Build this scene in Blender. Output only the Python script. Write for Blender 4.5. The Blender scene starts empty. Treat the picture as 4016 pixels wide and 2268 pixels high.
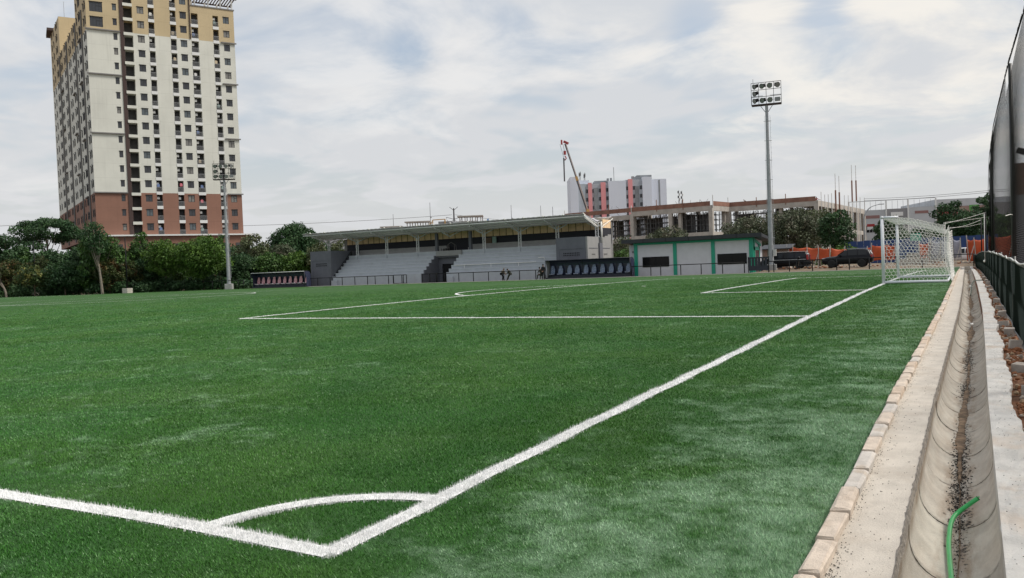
import bpy, math, random
import numpy as np
from mathutils import Vector, Matrix
R = math.radians
sc = bpy.context.scene
col = sc.collection
rnd = random.Random(7)
# ------------------------------------------------------------------ camera
CAM = Vector((2.7367, -2.9632, 1.3873)); YAW, PITCH, ROLL, FPX = 0.513726, -0.0250805, -0.03852, 3173.235
fv = Vector((-math.sin(YAW)*math.cos(PITCH), math.cos(YAW)*math.cos(PITCH), math.sin(PITCH)))
rv0 = Vector((math.cos(YAW), math.sin(YAW), 0)); uv0 = rv0.cross(fv)
rv = rv0*math.cos(ROLL) + uv0*math.sin(ROLL); uv = -rv0*math.sin(ROLL) + uv0*math.cos(ROLL)
cd = bpy.data.cameras.new('Camera'); cam = bpy.data.objects.new('Camera', cd); col.objects.link(cam)
cd.sensor_width = 36; cd.lens = 36*FPX/4016; cd.clip_start = .05; cd.clip_end = 4000
m = Matrix((rv, uv, -fv)).transposed().to_4x4(); m.translation = CAM; cam.matrix_world = m
sc.camera = cam
def at(px, py, D):
    """a point at depth D metres seen at photo pixel px,py (survey helper)"""
    return CAM + (fv + rv*((px-2008)/FPX) - uv*((py-1134)/FPX))*D
# ------------------------------------------------------------------ sky, sun, exposure
SUN_AZ, SUN_EL = 68, 52
w = bpy.data.worlds.new('World'); sc.world = w; w.use_nodes = True
nt = w.node_tree; nt.nodes.clear()
class NT:
    def __init__(s, t): s.t = t
    def n(s, typ, ins=None, **kw):
        o = s.t.nodes.new(typ)
        for k, v in kw.items(): setattr(o, k, v)
        for k, v in (ins or {}).items():
            if isinstance(v, bpy.types.NodeSocket): s.t.links.new(v, o.inputs[k])
            else: o.inputs[k].default_value = v
        return o
    def math(s, op, a, b=0.0, c=0.0, clamp=False):
        return s.n('ShaderNodeMath', {0: a, 1: b, 2: c}, operation=op, use_clamp=clamp).outputs[0]
    def vmath(s, op, a, b=(0,0,0)):
        o = s.n('ShaderNodeVectorMath', {0: a, 1: b}, operation=op)
        return o.outputs['Value'] if op in ('DOT_PRODUCT', 'LENGTH') else o.outputs[0]
    def noise(s, vec, scale, detail=4, rough=.55, dist=0.0):
        return s.n('ShaderNodeTexNoise', {'Vector': vec, 'Scale': scale, 'Detail': detail, 'Roughness': rough, 'Distortion': dist}).outputs[0]
    def mix(s, f, a, b):
        o = s.n('ShaderNodeMix', data_type='RGBA')
        for i, v in ((0, f), (6, a), (7, b)):
            if isinstance(v, bpy.types.NodeSocket): s.t.links.new(v, o.inputs[i])
            else: o.inputs[i].default_value = (*v, 1) if isinstance(v, tuple) and len(v) == 3 else v
        return o.outputs[2]
    def ss(s, x, a, b):
        return s.n('ShaderNodeMapRange', {0: x, 1: a, 2: b, 3: 0.0, 4: 1.0}, interpolation_type='SMOOTHSTEP').outputs[0]
    def xyz(s, vec):
        o = s.n('ShaderNodeSeparateXYZ', {0: vec}); return o.outputs
    def comb(s, x, y, z): return s.n('ShaderNodeCombineXYZ', {0: x, 1: y, 2: z}).outputs[0]
N = NT(nt)
gen = N.n('ShaderNodeTexCoord').outputs['Generated']
dirn = N.vmath('NORMALIZE', gen)
dx, dy, dz = N.xyz(dirn)
sky = N.n('ShaderNodeTexSky', sky_type='NISHITA', sun_disc=False, sun_elevation=R(SUN_EL), sun_rotation=R(SUN_AZ), air_density=1.2, dust_density=3.0, ozone_density=1.0)
zc = N.math('MAXIMUM', dz, 0.0)
den = N.math('ADD', zc, .16)
cp = N.comb(N.math('DIVIDE', dx, den), N.math('DIVIDE', dy, den), 0.0)
wob = N.n('ShaderNodeTexNoise', {'Vector': cp, 'Scale': 1.3, 'Detail': 1}).outputs['Color']
cpw = N.vmath('ADD', cp, N.vmath('MULTIPLY', wob, (.5, .5, 0)))
n1 = N.noise(cpw, 1.5, 6, .58)
nf = N.noise(N.vmath('ADD', cpw, (4.4, 6.6, 0)), 5.5, 4, .62)
n2 = N.noise(N.vmath('ADD', cpw, (7.3, 2.1, 0)), 2.1, 3, .6)
def blob(px, py, k):
    d = (fv + rv*((px-2008)/FPX) - uv*((py-1134)/FPX)).normalized()
    return N.math('EXPONENT', N.math('MULTIPLY', N.math('SUBTRACT', N.vmath('DOT_PRODUCT', dirn, tuple(d)), 1.0), float(k)))
lit = N.math('ADD', N.math('MULTIPLY', N.math('SUBTRACT', n1, .5), 2.4), N.math('MULTIPLY', N.math('SUBTRACT', nf, .5), .7))
for px, py, k, a in ((1150, 270, 500, .30), (1430, 370, 700, .30), (1780, 320, 350, .30), (2230, 230, 350, .32), (2650, 200, 400, .42), (3050, 190, 350, .40),
                     (3650, 70, 170, .58), (3770, 335, 2500, .26), (1500, 60, 250, .22),
                     (2050, 510, 300, -.40), (2650, 370, 600, -.42), (3600, 260, 700, -.36)):
    lit = N.math('ADD', lit, N.math('MULTIPLY', blob(px, py, k), float(a)))
veil = N.math('MULTIPLY', N.ss(n2, .36, .66), .60)
veil = N.math('ADD', veil, .58, clamp=True)
hor = N.ss(zc, .30, .0)
gsum = N.math('ADD', blob(1600, 225, 1500), N.math('ADD', blob(2720, 80, 1300), blob(3230, 50, 1500)))
lit = N.math('ADD', lit, N.math('MULTIPLY', gsum, -.55))
mlit = N.ss(lit, -.08, .58)
gap = N.math('SUBTRACT', 1.0, N.math('MULTIPLY', N.ss(gsum, .25, 1.0), .38))
veil = N.math('MAXIMUM', N.math('MULTIPLY', veil, gap), hor)
skyc = N.n('ShaderNodeVectorMath', {0: sky.outputs[0], 'Scale': .14}, operation='SCALE').outputs[0]
grey = N.mix(N.ss(zc, .0, .35), (.648, .658, .672), (.615, .640, .675))
c1 = N.mix(veil, skyc, grey)
sunside = N.ss(N.vmath('DOT_PRODUCT', dirn, tuple((at(4300, -600, 1) - CAM).normalized())), .80, .99)
warm = N.mix(sunside, (.81, .80, .79), (.93, .88, .80))
c2 = N.mix(N.math('MULTIPLY', mlit, N.math('MULTIPLY', N.ss(zc, .02, .16), .74)), c1, warm)
below = N.ss(dz, 0.0, -.05)
c3 = N.mix(below, c2, (.30, .30, .28))
bg = N.n('ShaderNodeBackground', {'Color': c3, 'Strength': 1.0})
w.cycles.sampling_method = 'MANUAL'; w.cycles.sample_map_resolution = 256
nt.links.new(bg.outputs[0], N.n('ShaderNodeOutputWorld').inputs[0])
sl = bpy.data.lights.new('Sun', 'SUN'); sl.energy = 3.0; sl.angle = R(18); sl.color = (1, .94, .86)
so = bpy.data.objects.new('Sun', sl); col.objects.link(so)
sdir = Vector((math.sin(R(SUN_AZ))*math.cos(R(SUN_EL)), math.cos(R(SUN_AZ))*math.cos(R(SUN_EL)), math.sin(R(SUN_EL))))
so.rotation_euler = sdir.to_track_quat('Z', 'Y').to_euler(); so.location = sdir*300
vs = sc.view_settings; vs.view_transform = 'Standard'; vs.look = 'None'; vs.exposure = .1; vs.gamma = 1; vs.use_curve_mapping = False
sc.cycles.max_bounces = 4; sc.cycles.diffuse_bounces = 2; sc.cycles.glossy_bounces = 2; sc.cycles.transparent_max_bounces = 4
sc.cycles.use_denoising = True
# ------------------------------------------------------------------ helpers
WP, LP, CROWN = 68.82, 101.5, .2777
def zc(y): return CROWN*max(0., 1-((y-WP/2)/(WP/2))**2)
def zf(x, y): return zc(y)      # the pitch is crowned across its width
def zfn(y): return CROWN*np.maximum(0., 1-((y-WP/2)/(WP/2))**2)
def sx(y): return float(np.interp(y, (0, 5, 10, 16, 27, 50, 80), (0, .02, .075, .13, .15, .12, .05)))   # the drain wanders a little
class MB:
    def __init__(s): s.v = []; s.f = []; s.m = []
    def face(s, pts, mi=0):
        b = len(s.v); s.v += [tuple(p) for p in pts]; s.f.append(tuple(range(b, b+len(pts)))); s.m.append(mi); return s
    def add(s, vs_, fs, mi=0):
        b = len(s.v); s.v += [tuple(p) for p in vs_]
        for f in fs: s.f.append(tuple(b+i for i in f)); s.m.append(mi)
        return s
    def box(s, x0, x1, y0, y1, z0, z1, mi=0):
        v = [(x0,y0,z0),(x1,y0,z0),(x1,y1,z0),(x0,y1,z0),(x0,y0,z1),(x1,y0,z1),(x1,y1,z1),(x0,y1,z1)]
        return s.add(v, [(0,3,2,1),(4,5,6,7),(0,1,5,4),(1,2,6,5),(2,3,7,6),(3,0,4,7)], mi)
    def obox(s, c, size, M=None, mi=0, taper=1.0):
        hx, hy, hz = size[0]/2, size[1]/2, size[2]/2
        v = []
        for z, k in ((-hz, 1), (hz, taper)):
            v += [Vector((-hx*k,-hy*k,z)), Vector((hx*k,-hy*k,z)), Vector((hx*k,hy*k,z)), Vector((-hx*k,hy*k,z))]
        c = Vector(c); v = [((M @ p) if M else p) + c for p in v]
        return s.add(v, [(0,3,2,1),(4,5,6,7),(0,1,5,4),(1,2,6,5),(2,3,7,6),(3,0,4,7)], mi)
    def bar(s, a, b, wd, ht=None, mi=0):
        """rectangular bar from a to b"""
        a, b = Vector(a), Vector(b); d = b-a; L = d.length
        if L < 1e-6: return s
        q = d.to_track_quat('X', 'Z').to_matrix()
        return s.obox((a+b)/2, (L, wd, ht or wd), q, mi)
    def tube(s, pts, r, n=8, mi=0, cap=True, closed=False):
        pts = [Vector(p) for p in pts]; k = len(pts)
        rr = r if isinstance(r, (list, tuple)) else [r]*k
        b = len(s.v); up = None
        for i, p in enumerate(pts):
            d = (pts[min(i+1, k-1)]-pts[max(i-1, 0)]).normalized()
            if up is None: up = Vector((0,0,1)) if abs(d.z) < .9 else Vector((1,0,0))
            side = d.cross(up).normalized(); up = side.cross(d).normalized()
            for j in range(n):
                a = 2*math.pi*j/n; s.v.append(tuple(p + (side*math.cos(a)+up*math.sin(a))*rr[i]))
        for i in range(k-1):
            for j in range(n):
                s.f.append((b+i*n+j, b+i*n+(j+1)%n, b+(i+1)*n+(j+1)%n, b+(i+1)*n+j)); s.m.append(mi)
        if cap:
            s.f.append(tuple(b+j for j in range(n))[::-1]); s.m.append(mi)
            s.f.append(tuple(b+(k-1)*n+j for j in range(n))); s.m.append(mi)
        return s
    def prism(s, poly, axis, a, b, mi=0):
        """2-D polygon extruded along axis x, y or z from a to b"""
        f = {'x': lambda p, t: (t, p[0], p[1]), 'y': lambda p, t: (p[0], t, p[1]), 'z': lambda p, t: (p[0], p[1], t)}[axis]
        n = len(poly); v = [f(p, a) for p in poly]+[f(p, b) for p in poly]
        fs = [tuple(range(n))[::-1], tuple(range(n, 2*n))]+[(i, (i+1) % n, n+(i+1) % n, n+i) for i in range(n)]
        return s.add(v, fs, mi)
    def lathe(s, prof, n=16, c=(0,0,0), M=None, mi=0):
        b = len(s.v); c = Vector(c)
        for r, z in prof:
            for j in range(n):
                a = 2*math.pi*j/n; p = Vector((r*math.cos(a), r*math.sin(a), z)); s.v.append(tuple((M @ p if M else p)+c))
        for i in range(len(prof)-1):
            for j in range(n):
                s.f.append((b+i*n+j, b+i*n+(j+1) % n, b+(i+1)*n+(j+1) % n, b+(i+1)*n+j)); s.m.append(mi)
        s.f.append(tuple(b+j for j in range(n))[::-1]); s.m.append(mi)
        k = len(prof)-1; s.f.append(tuple(b+k*n+j for j in range(n))); s.m.append(mi)
        return s
    def ball(s, c, r, n=10, mi=0):
        r = r if isinstance(r, tuple) else (r, r, r); k = max(4, n//2)
        v = [(c[0], c[1], c[2]-r[2])]
        for i in range(1, k):
            t = math.pi*i/k-math.pi/2
            for j in range(n):
                a = 2*math.pi*j/n; v.append((c[0]+r[0]*math.cos(t)*math.cos(a), c[1]+r[1]*math.cos(t)*math.sin(a), c[2]+r[2]*math.sin(t)))
        v.append((c[0], c[1], c[2]+r[2])); L = len(v)-1
        fs = [(0, 1+(j+1) % n, 1+j) for j in range(n)]
        for i in range(k-2):
            for j in range(n): fs.append((1+i*n+j, 1+i*n+(j+1) % n, 1+(i+1)*n+(j+1) % n, 1+(i+1)*n+j))
        fs += [(L, 1+(k-2)*n+j, 1+(k-2)*n+(j+1) % n) for j in range(n)]
        return s.add(v, fs, mi)
    def mesh(s, name, mats, smooth=False):
        me = bpy.data.meshes.new(name); me.from_pydata(s.v, [], s.f)
        mats = mats if isinstance(mats, (list, tuple)) else [mats]
        for x in mats: me.materials.append(x)
        if len(mats) > 1: me.polygons.foreach_set('material_index', s.m)
        if smooth: me.polygons.foreach_set('use_smooth', [True]*len(s.f))
        me.update(); return me
    def build(s, name, mats, parent=None, smooth=False, bevel=0, loc=None, rz=0):
        o = link(name, s.mesh(name, mats, smooth), parent, loc, rz)
        if bevel:
            b = o.modifiers.new('Bevel', 'BEVEL'); b.width = bevel; b.segments = 2; b.limit_method = 'ANGLE'
        return o
def link(name, me, parent=None, loc=None, rz=0):
    o = bpy.data.objects.new(name, me); col.objects.link(o)
    if parent: o.parent = parent
    if loc is not None: o.location = loc
    if rz: o.rotation_euler[2] = rz
    return o
def tag(o, label=None, cat=None, group=None, kind=None):
    for k, v in (('label', label), ('category', cat), ('group', group), ('kind', kind)):
        if v: o[k] = v
    return o
def thing(name, label, cat, loc=(0,0,0), rz=0, group=None):
    o = link(name, None, None, loc, rz); o.empty_display_size = .2
    return tag(o, label, cat, group)
def copy_tree(o, parent=None):
    c = o.copy(); col.objects.link(c)
    if parent: c.parent = parent
    for ch in list(o.children): copy_tree(ch, c)
    return c
# ------------------------------------------------------------------ materials
def mat(name, c, rough=.7, metal=0.0, var=.12, scale=6.0, bump=0.0, bscale=None, spec=.5, dirt=None, dscale=1.2, damt=.5, alpha=None, trans=0.0):
    mt = bpy.data.materials.new(name); mt.use_nodes = True
    t = NT(mt.node_tree); b = mt.node_tree.nodes['Principled BSDF']
    b.inputs['Roughness'].default_value = rough; b.inputs['Metallic'].default_value = metal; b.inputs['Specular IOR Level'].default_value = spec
    if trans: b.inputs['Transmission Weight'].default_value = trans
    if alpha is not None: b.inputs['Alpha'].default_value = alpha
    if var or dirt or bump:
        oc = t.n('ShaderNodeTexCoord').outputs['Object']
        ge = t.n('ShaderNodeNewGeometry').outputs['Position']
        n = t.noise(ge, scale, 5, .6)
        lo = tuple(x*(1-var) for x in c); hi = tuple(min(1, x*(1+var)) for x in c)
        cc = t.mix(t.ss(n, .3, .7), lo, hi)
        if dirt:
            d = t.noise(t.vmath('MULTIPLY', ge, (1, 1, .35)), dscale, 7, .65)
            cc = t.mix(t.math('MULTIPLY', t.ss(d, .48, .72), damt), cc, dirt)
        mt.node_tree.links.new(cc, b.inputs['Base Color'])
        if bump:
            bn = t.n('ShaderNodeBump', {'Strength': bump, 'Distance': .02, 'Height': t.noise(ge, bscale or scale*4, 6, .65)})
            mt.node_tree.links.new(bn.outputs[0], b.inputs['Normal'])
    else: b.inputs['Base Color'].default_value = (*c, 1)
    return mt
# ------------------------------------------------------------------ turf
def turf_nodes(t, blades):
    ge = t.n('ShaderNodeNewGeometry').outputs['Position']
    px, py, pz = t.xyz(ge)
    flat = t.comb(px, py, 0.0)
    big = t.noise(t.vmath('MULTIPLY', flat, (.22, .16, 0)), 1.0, 4, .55, .6)
    mid = t.noise(t.vmath('ADD', t.vmath('MULTIPLY', flat, (.9, 1.25, 0)), (3.1, 5.7, 0)), 1.0, 5, .62, .8)
    fine = t.noise(flat, 7.0, 4, .65)
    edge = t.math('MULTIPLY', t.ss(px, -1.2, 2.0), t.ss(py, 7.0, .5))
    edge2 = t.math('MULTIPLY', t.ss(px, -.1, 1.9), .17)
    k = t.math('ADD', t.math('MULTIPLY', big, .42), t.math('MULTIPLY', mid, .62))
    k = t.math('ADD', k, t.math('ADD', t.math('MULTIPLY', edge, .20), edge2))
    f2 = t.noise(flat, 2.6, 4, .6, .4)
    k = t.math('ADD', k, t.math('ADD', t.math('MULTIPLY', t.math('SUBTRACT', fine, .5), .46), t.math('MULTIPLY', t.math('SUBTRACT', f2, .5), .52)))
    sky_sheen = t.ss(k, .56, .92)  # pale sky sheen on flattened fibres, painted into base colour, stronger toward right edge
    hue = t.ss(t.noise(flat, .5, 3, .5), .35, .65)
    deep = t.mix(hue, (.038, .136, .022), (.052, .148, .022))
    dark = t.ss(t.noise(t.vmath('ADD', flat, (8., 2., 0)), 2.3, 5, .6, .5), .30, .52)
    deep = t.mix(dark, t.mix(.35, deep, (.022, .090, .012)), deep)
    c = t.mix(t.math('MULTIPLY', sky_sheen, .80), deep, (.285, .44, .275))
    return c, sky_sheen, ge
def turf_mat(blades):
    mt = bpy.data.materials.new('turf_fibre' if blades else 'turf_mat'); mt.use_nodes = True
    t = NT(mt.node_tree); b = mt.node_tree.nodes['Principled BSDF']; L = mt.node_tree.links
    c, sky_sheen, ge = turf_nodes(t, blades)
    if blades:
        at_ = t.n('ShaderNodeAttribute', attribute_name='shade').outputs['Fac']
        c = t.mix(1.0, c, c)
        v = t.n('ShaderNodeVectorMath', {0: c, 'Scale': t.math('ADD', t.math('MULTIPLY', at_, .60), .98)}, operation='SCALE').outputs[0]
        L.new(v, b.inputs['Base Color'])
        b.inputs['Roughness'].default_value = .42; b.inputs['Specular IOR Level'].default_value = .35
    else:
        g = t.noise(ge, 26.0, 5, .7); g2 = t.noise(ge, 3.2, 4, .6)
        v = t.n('ShaderNodeVectorMath', {0: c, 'Scale': t.math('ADD', t.math('MULTIPLY', g, .50), t.math('ADD', .28, t.math('MULTIPLY', g2, .24)))}, operation='SCALE').outputs[0]
        L.new(v, b.inputs['Base Color']); b.inputs['Roughness'].default_value = .8; b.inputs['Specular IOR Level'].default_value = .25
        bp = t.n('ShaderNodeBump', {'Strength': .8, 'Distance': .03, 'Height': t.noise(ge, 40.0, 4, .7)})
        L.new(bp.outputs[0], b.inputs['Normal'])
    return mt
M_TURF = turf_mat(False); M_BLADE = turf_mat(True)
M_LINE = mat('line_white', (.80, .80, .79), .75, var=.06, scale=14, dirt=(.45, .55, .42), dscale=5, damt=.35)
M_LFIB = mat('line_fibre', (.84, .84, .83), .6, var=.08, scale=30)
M_DIRT = mat('dirt', (.20, .145, .10), .95, var=.35, scale=.8, bump=.6, bscale=6, dirt=(.10, .115, .05), dscale=.35, damt=.7)
M_SOIL = mat('soil', (.17, .075, .036), .95, var=.4, scale=5, bump=1.0, bscale=26, dirt=(.24, .15, .09), dscale=3, damt=.7)
M_CONC = mat('concrete', (.56, .51, .44), .9, var=.10, scale=5, bump=.5, bscale=90, dirt=(.44, .38, .31), dscale=2.2, damt=.6)
M_SLAB = mat('slab_concrete', (.60, .58, .54), .9, var=.14, scale=4, bump=.5, bscale=60, dirt=(.50, .36, .24), dscale=1.6, damt=.55)
M_BED = mat('bed', (.06, .05, .04), .95)
XL, XR, YN, YF = -112., 2.075, -9., 79.6
# ground sheet with a hole where turf, drain and soil strip lie
g = MB(); B = 1800.
for x0, x1, y0, y1 in ((-B, -112.2, -B, B), (-112.2, 14., -B, -9.2), (-112.2, 14., 79.4, B), (14., B, -B, B)):
    g.face([(x0, y0, -.03), (x1, y0, -.03), (x1, y1, -.03), (x0, y1, -.03)])
tag(g.build('ground', M_DIRT), kind='structure')
def sheet(name, xs, ys, zfun, m_):
    X, Y = np.meshgrid(xs, ys); Z = np.vectorize(zfun)(X, Y)
    V = np.stack([X, Y, Z], -1).reshape(-1, 3); nx, ny = len(xs), len(ys)
    F = [(j*nx+i, j*nx+i+1, (j+1)*nx+i+1, (j+1)*nx+i) for j in range(ny-1) for i in range(nx-1)]
    me = bpy.data.meshes.new(name); me.from_pydata(V.tolist(), [], F); me.materials.append(m_); me.polygons.foreach_set('use_smooth', [True]*len(F))
    return link(name, me)
ys_ = list(np.arange(YN, YF+.01, 1.1))
mb = MB(); xs_ = (-112.3, -60, -20, -5, -1, 1, 2.075); base = 0
for j, y in enumerate(ys_):
    for i, x in enumerate(xs_): mb.v.append((x+(sx(y) if i == 6 else 0), y, zf(x, y)))
for j in range(len(ys_)-1):
    for i in range(6): mb.f.append((j*7+i, j*7+i+1, (j+1)*7+i+1, (j+1)*7+i)); mb.m.append(0)
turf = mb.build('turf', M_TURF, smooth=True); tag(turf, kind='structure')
# ------------------------------------------------------------------ painted lines (sheets 5 mm up) with their fibres
mp = WP/2
def arc(cx, cy, r, a0, a1, n): return [(cx+r*math.cos(R(a0+(a1-a0)*i/n)), cy+r*math.sin(R(a0+(a1-a0)*i/n))) for i in range(n+1)]
def seg(a, b, step=1.2):
    n = max(1, int(math.dist(a, b)/step)); return [(a[0]+(b[0]-a[0])*i/n, a[1]+(b[1]-a[1])*i/n) for i in range(n+1)]
LINES = [('goal_line', [(-.06, .05), (-.06, WP)]), ('touch_line', [(-.06, .06), (-LP, .06)]), ('corner_arc', arc(0, 0, 1., 96, 174, 24)),
 ('penalty_area_line', [(0, mp-20.1), (-16.5, mp-20.1), (-16.5, mp+20.1), (0, mp+20.1)]),
 ('goal_area_line', [(0, mp-9.1), (-5.5, mp-9.1), (-5.5, mp+9.1), (0, mp+9.1)]),
 ('penalty_arc', arc(-11, mp, 9.1, 127, 233, 60)), ('halfway_line', [(-LP/2, 0), (-LP/2, WP)]), ('centre_circle', arc(-LP/2, mp, 9.1, 0, 360, 120)),
 ('far_touch_line', [(0, WP-.06), (-LP, WP-.06)]), ('far_goal_line', [(-LP+.06, 0), (-LP+.06, WP)]),
 ('far_penalty_area_line', [(-LP, mp-20.1), (-LP+16.5, mp-20.1), (-LP+16.5, mp+20.1), (-LP, mp+20.1)]), ('far_penalty_arc', arc(-LP+11, mp, 9.1, -53, 53, 60))]
LW = .06
def wob(x, y): return .012*math.sin(1.7*x+.6*y)+.010*math.sin(4.1*y-2.3*x+1)
line_objs = {}
for nm, pl in LINES:
    pts = []
    for a, b in zip(pl[:-1], pl[1:]): pts += seg(a, b, .35 if nm in ('goal_line', 'touch_line') else 1.2)[:-1]
    pts.append(pl[-1]); mb = MB(); k = len(pts)
    if nm.startswith('far_touch'): lw = .07
    else: lw = LW
    for i, p in enumerate(pts):
        d = Vector(pts[min(i+1, k-1)])-Vector(pts[max(i-1, 0)]); d.normalize(); nn = Vector((-d.y, d.x)); ww = wob(*p)
        # mitre at right-angled corners
        if 0 < i < k-1:
            d0 = (Vector(p)-Vector(pts[i-1])).normalized(); c_ = max(.5, abs(d0.dot(d))); hw = lw/c_
        else: hw = lw
        for s_ in (-1, 1):
            q = Vector(p)+nn*(s_*hw+ww*(1 if hw == lw or True else 0)); mb.v.append((q.x, q.y, zf(q.x, q.y)+.006+.0012*len(line_objs)+(.022 if len(line_objs) > 5 else 0)))
    for i in range(k-1): mb.f.append((2*i+1, 2*i, 2*i+2, 2*i+3)); mb.m.append(0)
    line_objs[nm] = tag(mb.build(nm, M_LINE), kind='structure')
mb = MB(); mb.lathe([(.12, zf(-11, mp)+.02), (.001, zf(-11, mp)+.022)], 16, (-11, mp, 0)); tag(mb.build('penalty_spot', M_LINE), kind='structure')
# ------------------------------------------------------------------ fibres: denser near where they can be seen singly
rng = np.random.default_rng(3)
def vnoise(x, y, s, seed):
    x = x*s+seed*17.3; y = y*s+seed*9.1; i = np.floor(x).astype(int); j = np.floor(y).astype(int); fx = x-i; fy = y-j
    fx = fx*fx*(3-2*fx); fy = fy*fy*(3-2*fy)
    h = lambda a, b: (np.sin(a*127.1+b*311.7+seed*74.7)*43758.5453) % 1.0
    return (h(i, j)*(1-fx)+h(i+1, j)*fx)*(1-fy)+(h(i, j+1)*(1-fx)+h(i+1, j+1)*fx)*fy
def seg_dist(x, y, pl):
    d = np.full(x.shape, 9e9)
    for a, b in zip(pl[:-1], pl[1:]):
        ax, ay = a; bx, by = b; vx, vy = bx-ax, by-ay; t = np.clip(((x-ax)*vx+(y-ay)*vy)/(vx*vx+vy*vy), 0, 1)
        d = np.minimum(d, np.hypot(x-ax-t*vx, y-ay-t*vy))
    return d
def tri_mesh(name, V, shade, m_, parent=None):
    n = len(V); me = bpy.data.meshes.new(name); me.vertices.add(n); me.vertices.foreach_set('co', V.astype(np.float32).ravel())
    me.loops.add(n); me.loops.foreach_set('vertex_index', np.arange(n, dtype=np.int32))
    me.polygons.add(n//3); me.polygons.foreach_set('loop_start', np.arange(0, n, 3, dtype=np.int32))
    at_ = me.attributes.new('shade', 'FLOAT', 'POINT'); at_.data.foreach_set('value', np.repeat(shade, 3).astype(np.float32))
    me.materials.append(m_); me.update(calc_edges=True); return link(name, me, parent)
def fibres(x, y, r, white=False):
    n = len(x); a = vnoise(x, y, .7, 1)*4.0+vnoise(x, y, 5.1, 2)*3.0+rng.normal(0, 1.4, n)
    tilt = .30+.45*vnoise(x, y, 1.3, 4)+rng.normal(0, .20, n)
    if white: tilt = .18+rng.normal(0, .28, n)
    h = rng.uniform(.011, .022, n)*(.85+.35*vnoise(x, y, 2.2, 5))*(1.35 if white else 1.0); wd = (.0014+.00068*r)*rng.uniform(.7, 1.3, n)*.5
    if white: wd = wd*.9
    fa = rng.uniform(0, math.pi, n); z0 = zfn(y)
    ux, uy = np.cos(fa)*wd, np.sin(fa)*wd
    tx = x+np.cos(a)*np.sin(tilt)*h; ty = y+np.sin(a)*np.sin(tilt)*h; tz = z0+h*np.cos(tilt)
    V = np.empty((n, 3, 3)); V[:, 0] = np.stack([x-ux, y-uy, z0], -1); V[:, 1] = np.stack([x+ux, y+uy, z0], -1); V[:, 2] = np.stack([tx, ty, tz], -1)
    return V.reshape(-1, 3), rng.uniform(0, 1, n)
NB = 1750000
u_ = rng.uniform(0, 1, NB); r_ = (1.9**.4+u_*(62**.4-1.9**.4))**2.5
th = rng.uniform(-.74, .74, NB)+YAW
bx = CAM.x-np.sin(th)*r_; by = CAM.y+np.cos(th)*r_
edge_x = XR-.01+np.interp(by, (0, 5, 10, 16, 27, 50, 80), (0, .02, .075, .13, .15, .12, .05))
ok = (bx < edge_x) & (by > YN) & (by < YF) & (rng.random(NB) < np.clip((62-r_)/28, 0, 1)); bx, by, r_ = bx[ok], by[ok], r_[ok]
wx = .012*np.sin(1.7*bx+.6*by)+.010*np.sin(4.1*by-2.3*bx+1)
jit = rng.normal(0, .008, len(bx))
isl = np.zeros(len(bx), bool); near_lines = {}
for nm, pl in LINES[:6]:
    inside = seg_dist(bx+wx, by+wx, pl)+jit < LW; near_lines[nm] = inside & ~isl; isl |= inside
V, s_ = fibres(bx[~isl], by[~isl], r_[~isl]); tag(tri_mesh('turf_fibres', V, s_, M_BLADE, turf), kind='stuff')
for nm, msk in near_lines.items():
    if msk.sum() < 50: continue
    X, Y, RR = (np.repeat(q[msk], 3) for q in (bx, by, r_)); X = X+rng.normal(0, .013, len(X)); Y = Y+rng.normal(0, .013, len(X))
    V, s_ = fibres(X, Y, RR, True); tag(tri_mesh('line_fibres', V, s_, M_LFIB, line_objs[nm]), kind='stuff')
# ------------------------------------------------------------------ kerb stones, ledge, drain, slab, soil
def lump(size, jit_, seed, cham=.012):
    """a cast block with chamfered, slightly uneven edges"""
    q = random.Random(seed); hx, hy, hz = (v/2 for v in size); v = []
    for z, k in ((-hz, 0), (hz-cham, 0), (hz, cham)):
        for sx_, sy_ in ((-1,-1),(1,-1),(1,1),(-1,1)):
            v.append((sx_*(hx-k)+q.uniform(-jit_, jit_), sy_*(hy-k)+q.uniform(-jit_, jit_), z+q.uniform(-jit_, jit_)*.6))
    f = [(3,2,1,0), (8,9,10,11)]+[(r*4+i, r*4+(i+1) % 4, r*4+4+(i+1) % 4, r*4+4+i) for r in (0, 1) for i in range(4)]
    return v, f
K_M = [mat('kerb_tan', (.56, .45, .35), .9, var=.18, scale=9, bump=.6, bscale=70, dirt=(.42, .31, .22), dscale=6, damt=.6),
       mat('kerb_grey', (.55, .51, .46), .9, var=.12, scale=9, bump=.6, bscale=70, dirt=(.42, .31, .2), dscale=5, damt=.6),
       mat('kerb_buff', (.60, .51, .42), .9, var=.15, scale=9, bump=.6, bscale=70, dirt=(.33, .25, .18), dscale=5, damt=.5)]
kerb = tag(link('kerb', None, None, (0, 0, 0)), kind='structure')
kme = []
for i in range(9):
    v, f = lump((.088, .440, .20), .008, i, .012); q = MB().add(v, f); kme.append(q.mesh('kerb_stone', K_M[(2, 1, 2, 0, 2, 0, 2, 2, 0)[i]]))
y = -1.9; i = 0
while y < 79.2:
    o = link('kerb_stone', kme[rnd.randrange(9)] if i != 3 else kme[1], kerb, (XR+.048+sx(y)+rnd.uniform(-.005, .005), y, zc(y)-.048+rnd.uniform(-.006, .006)))
    o.rotation_euler = (rnd.uniform(-.012, .012), rnd.uniform(-.02, .02), rnd.uniform(-.015, .015)+math.atan((sx(y+.2)-sx(y-.2))/-.4)); y += .45; i += 1
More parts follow.
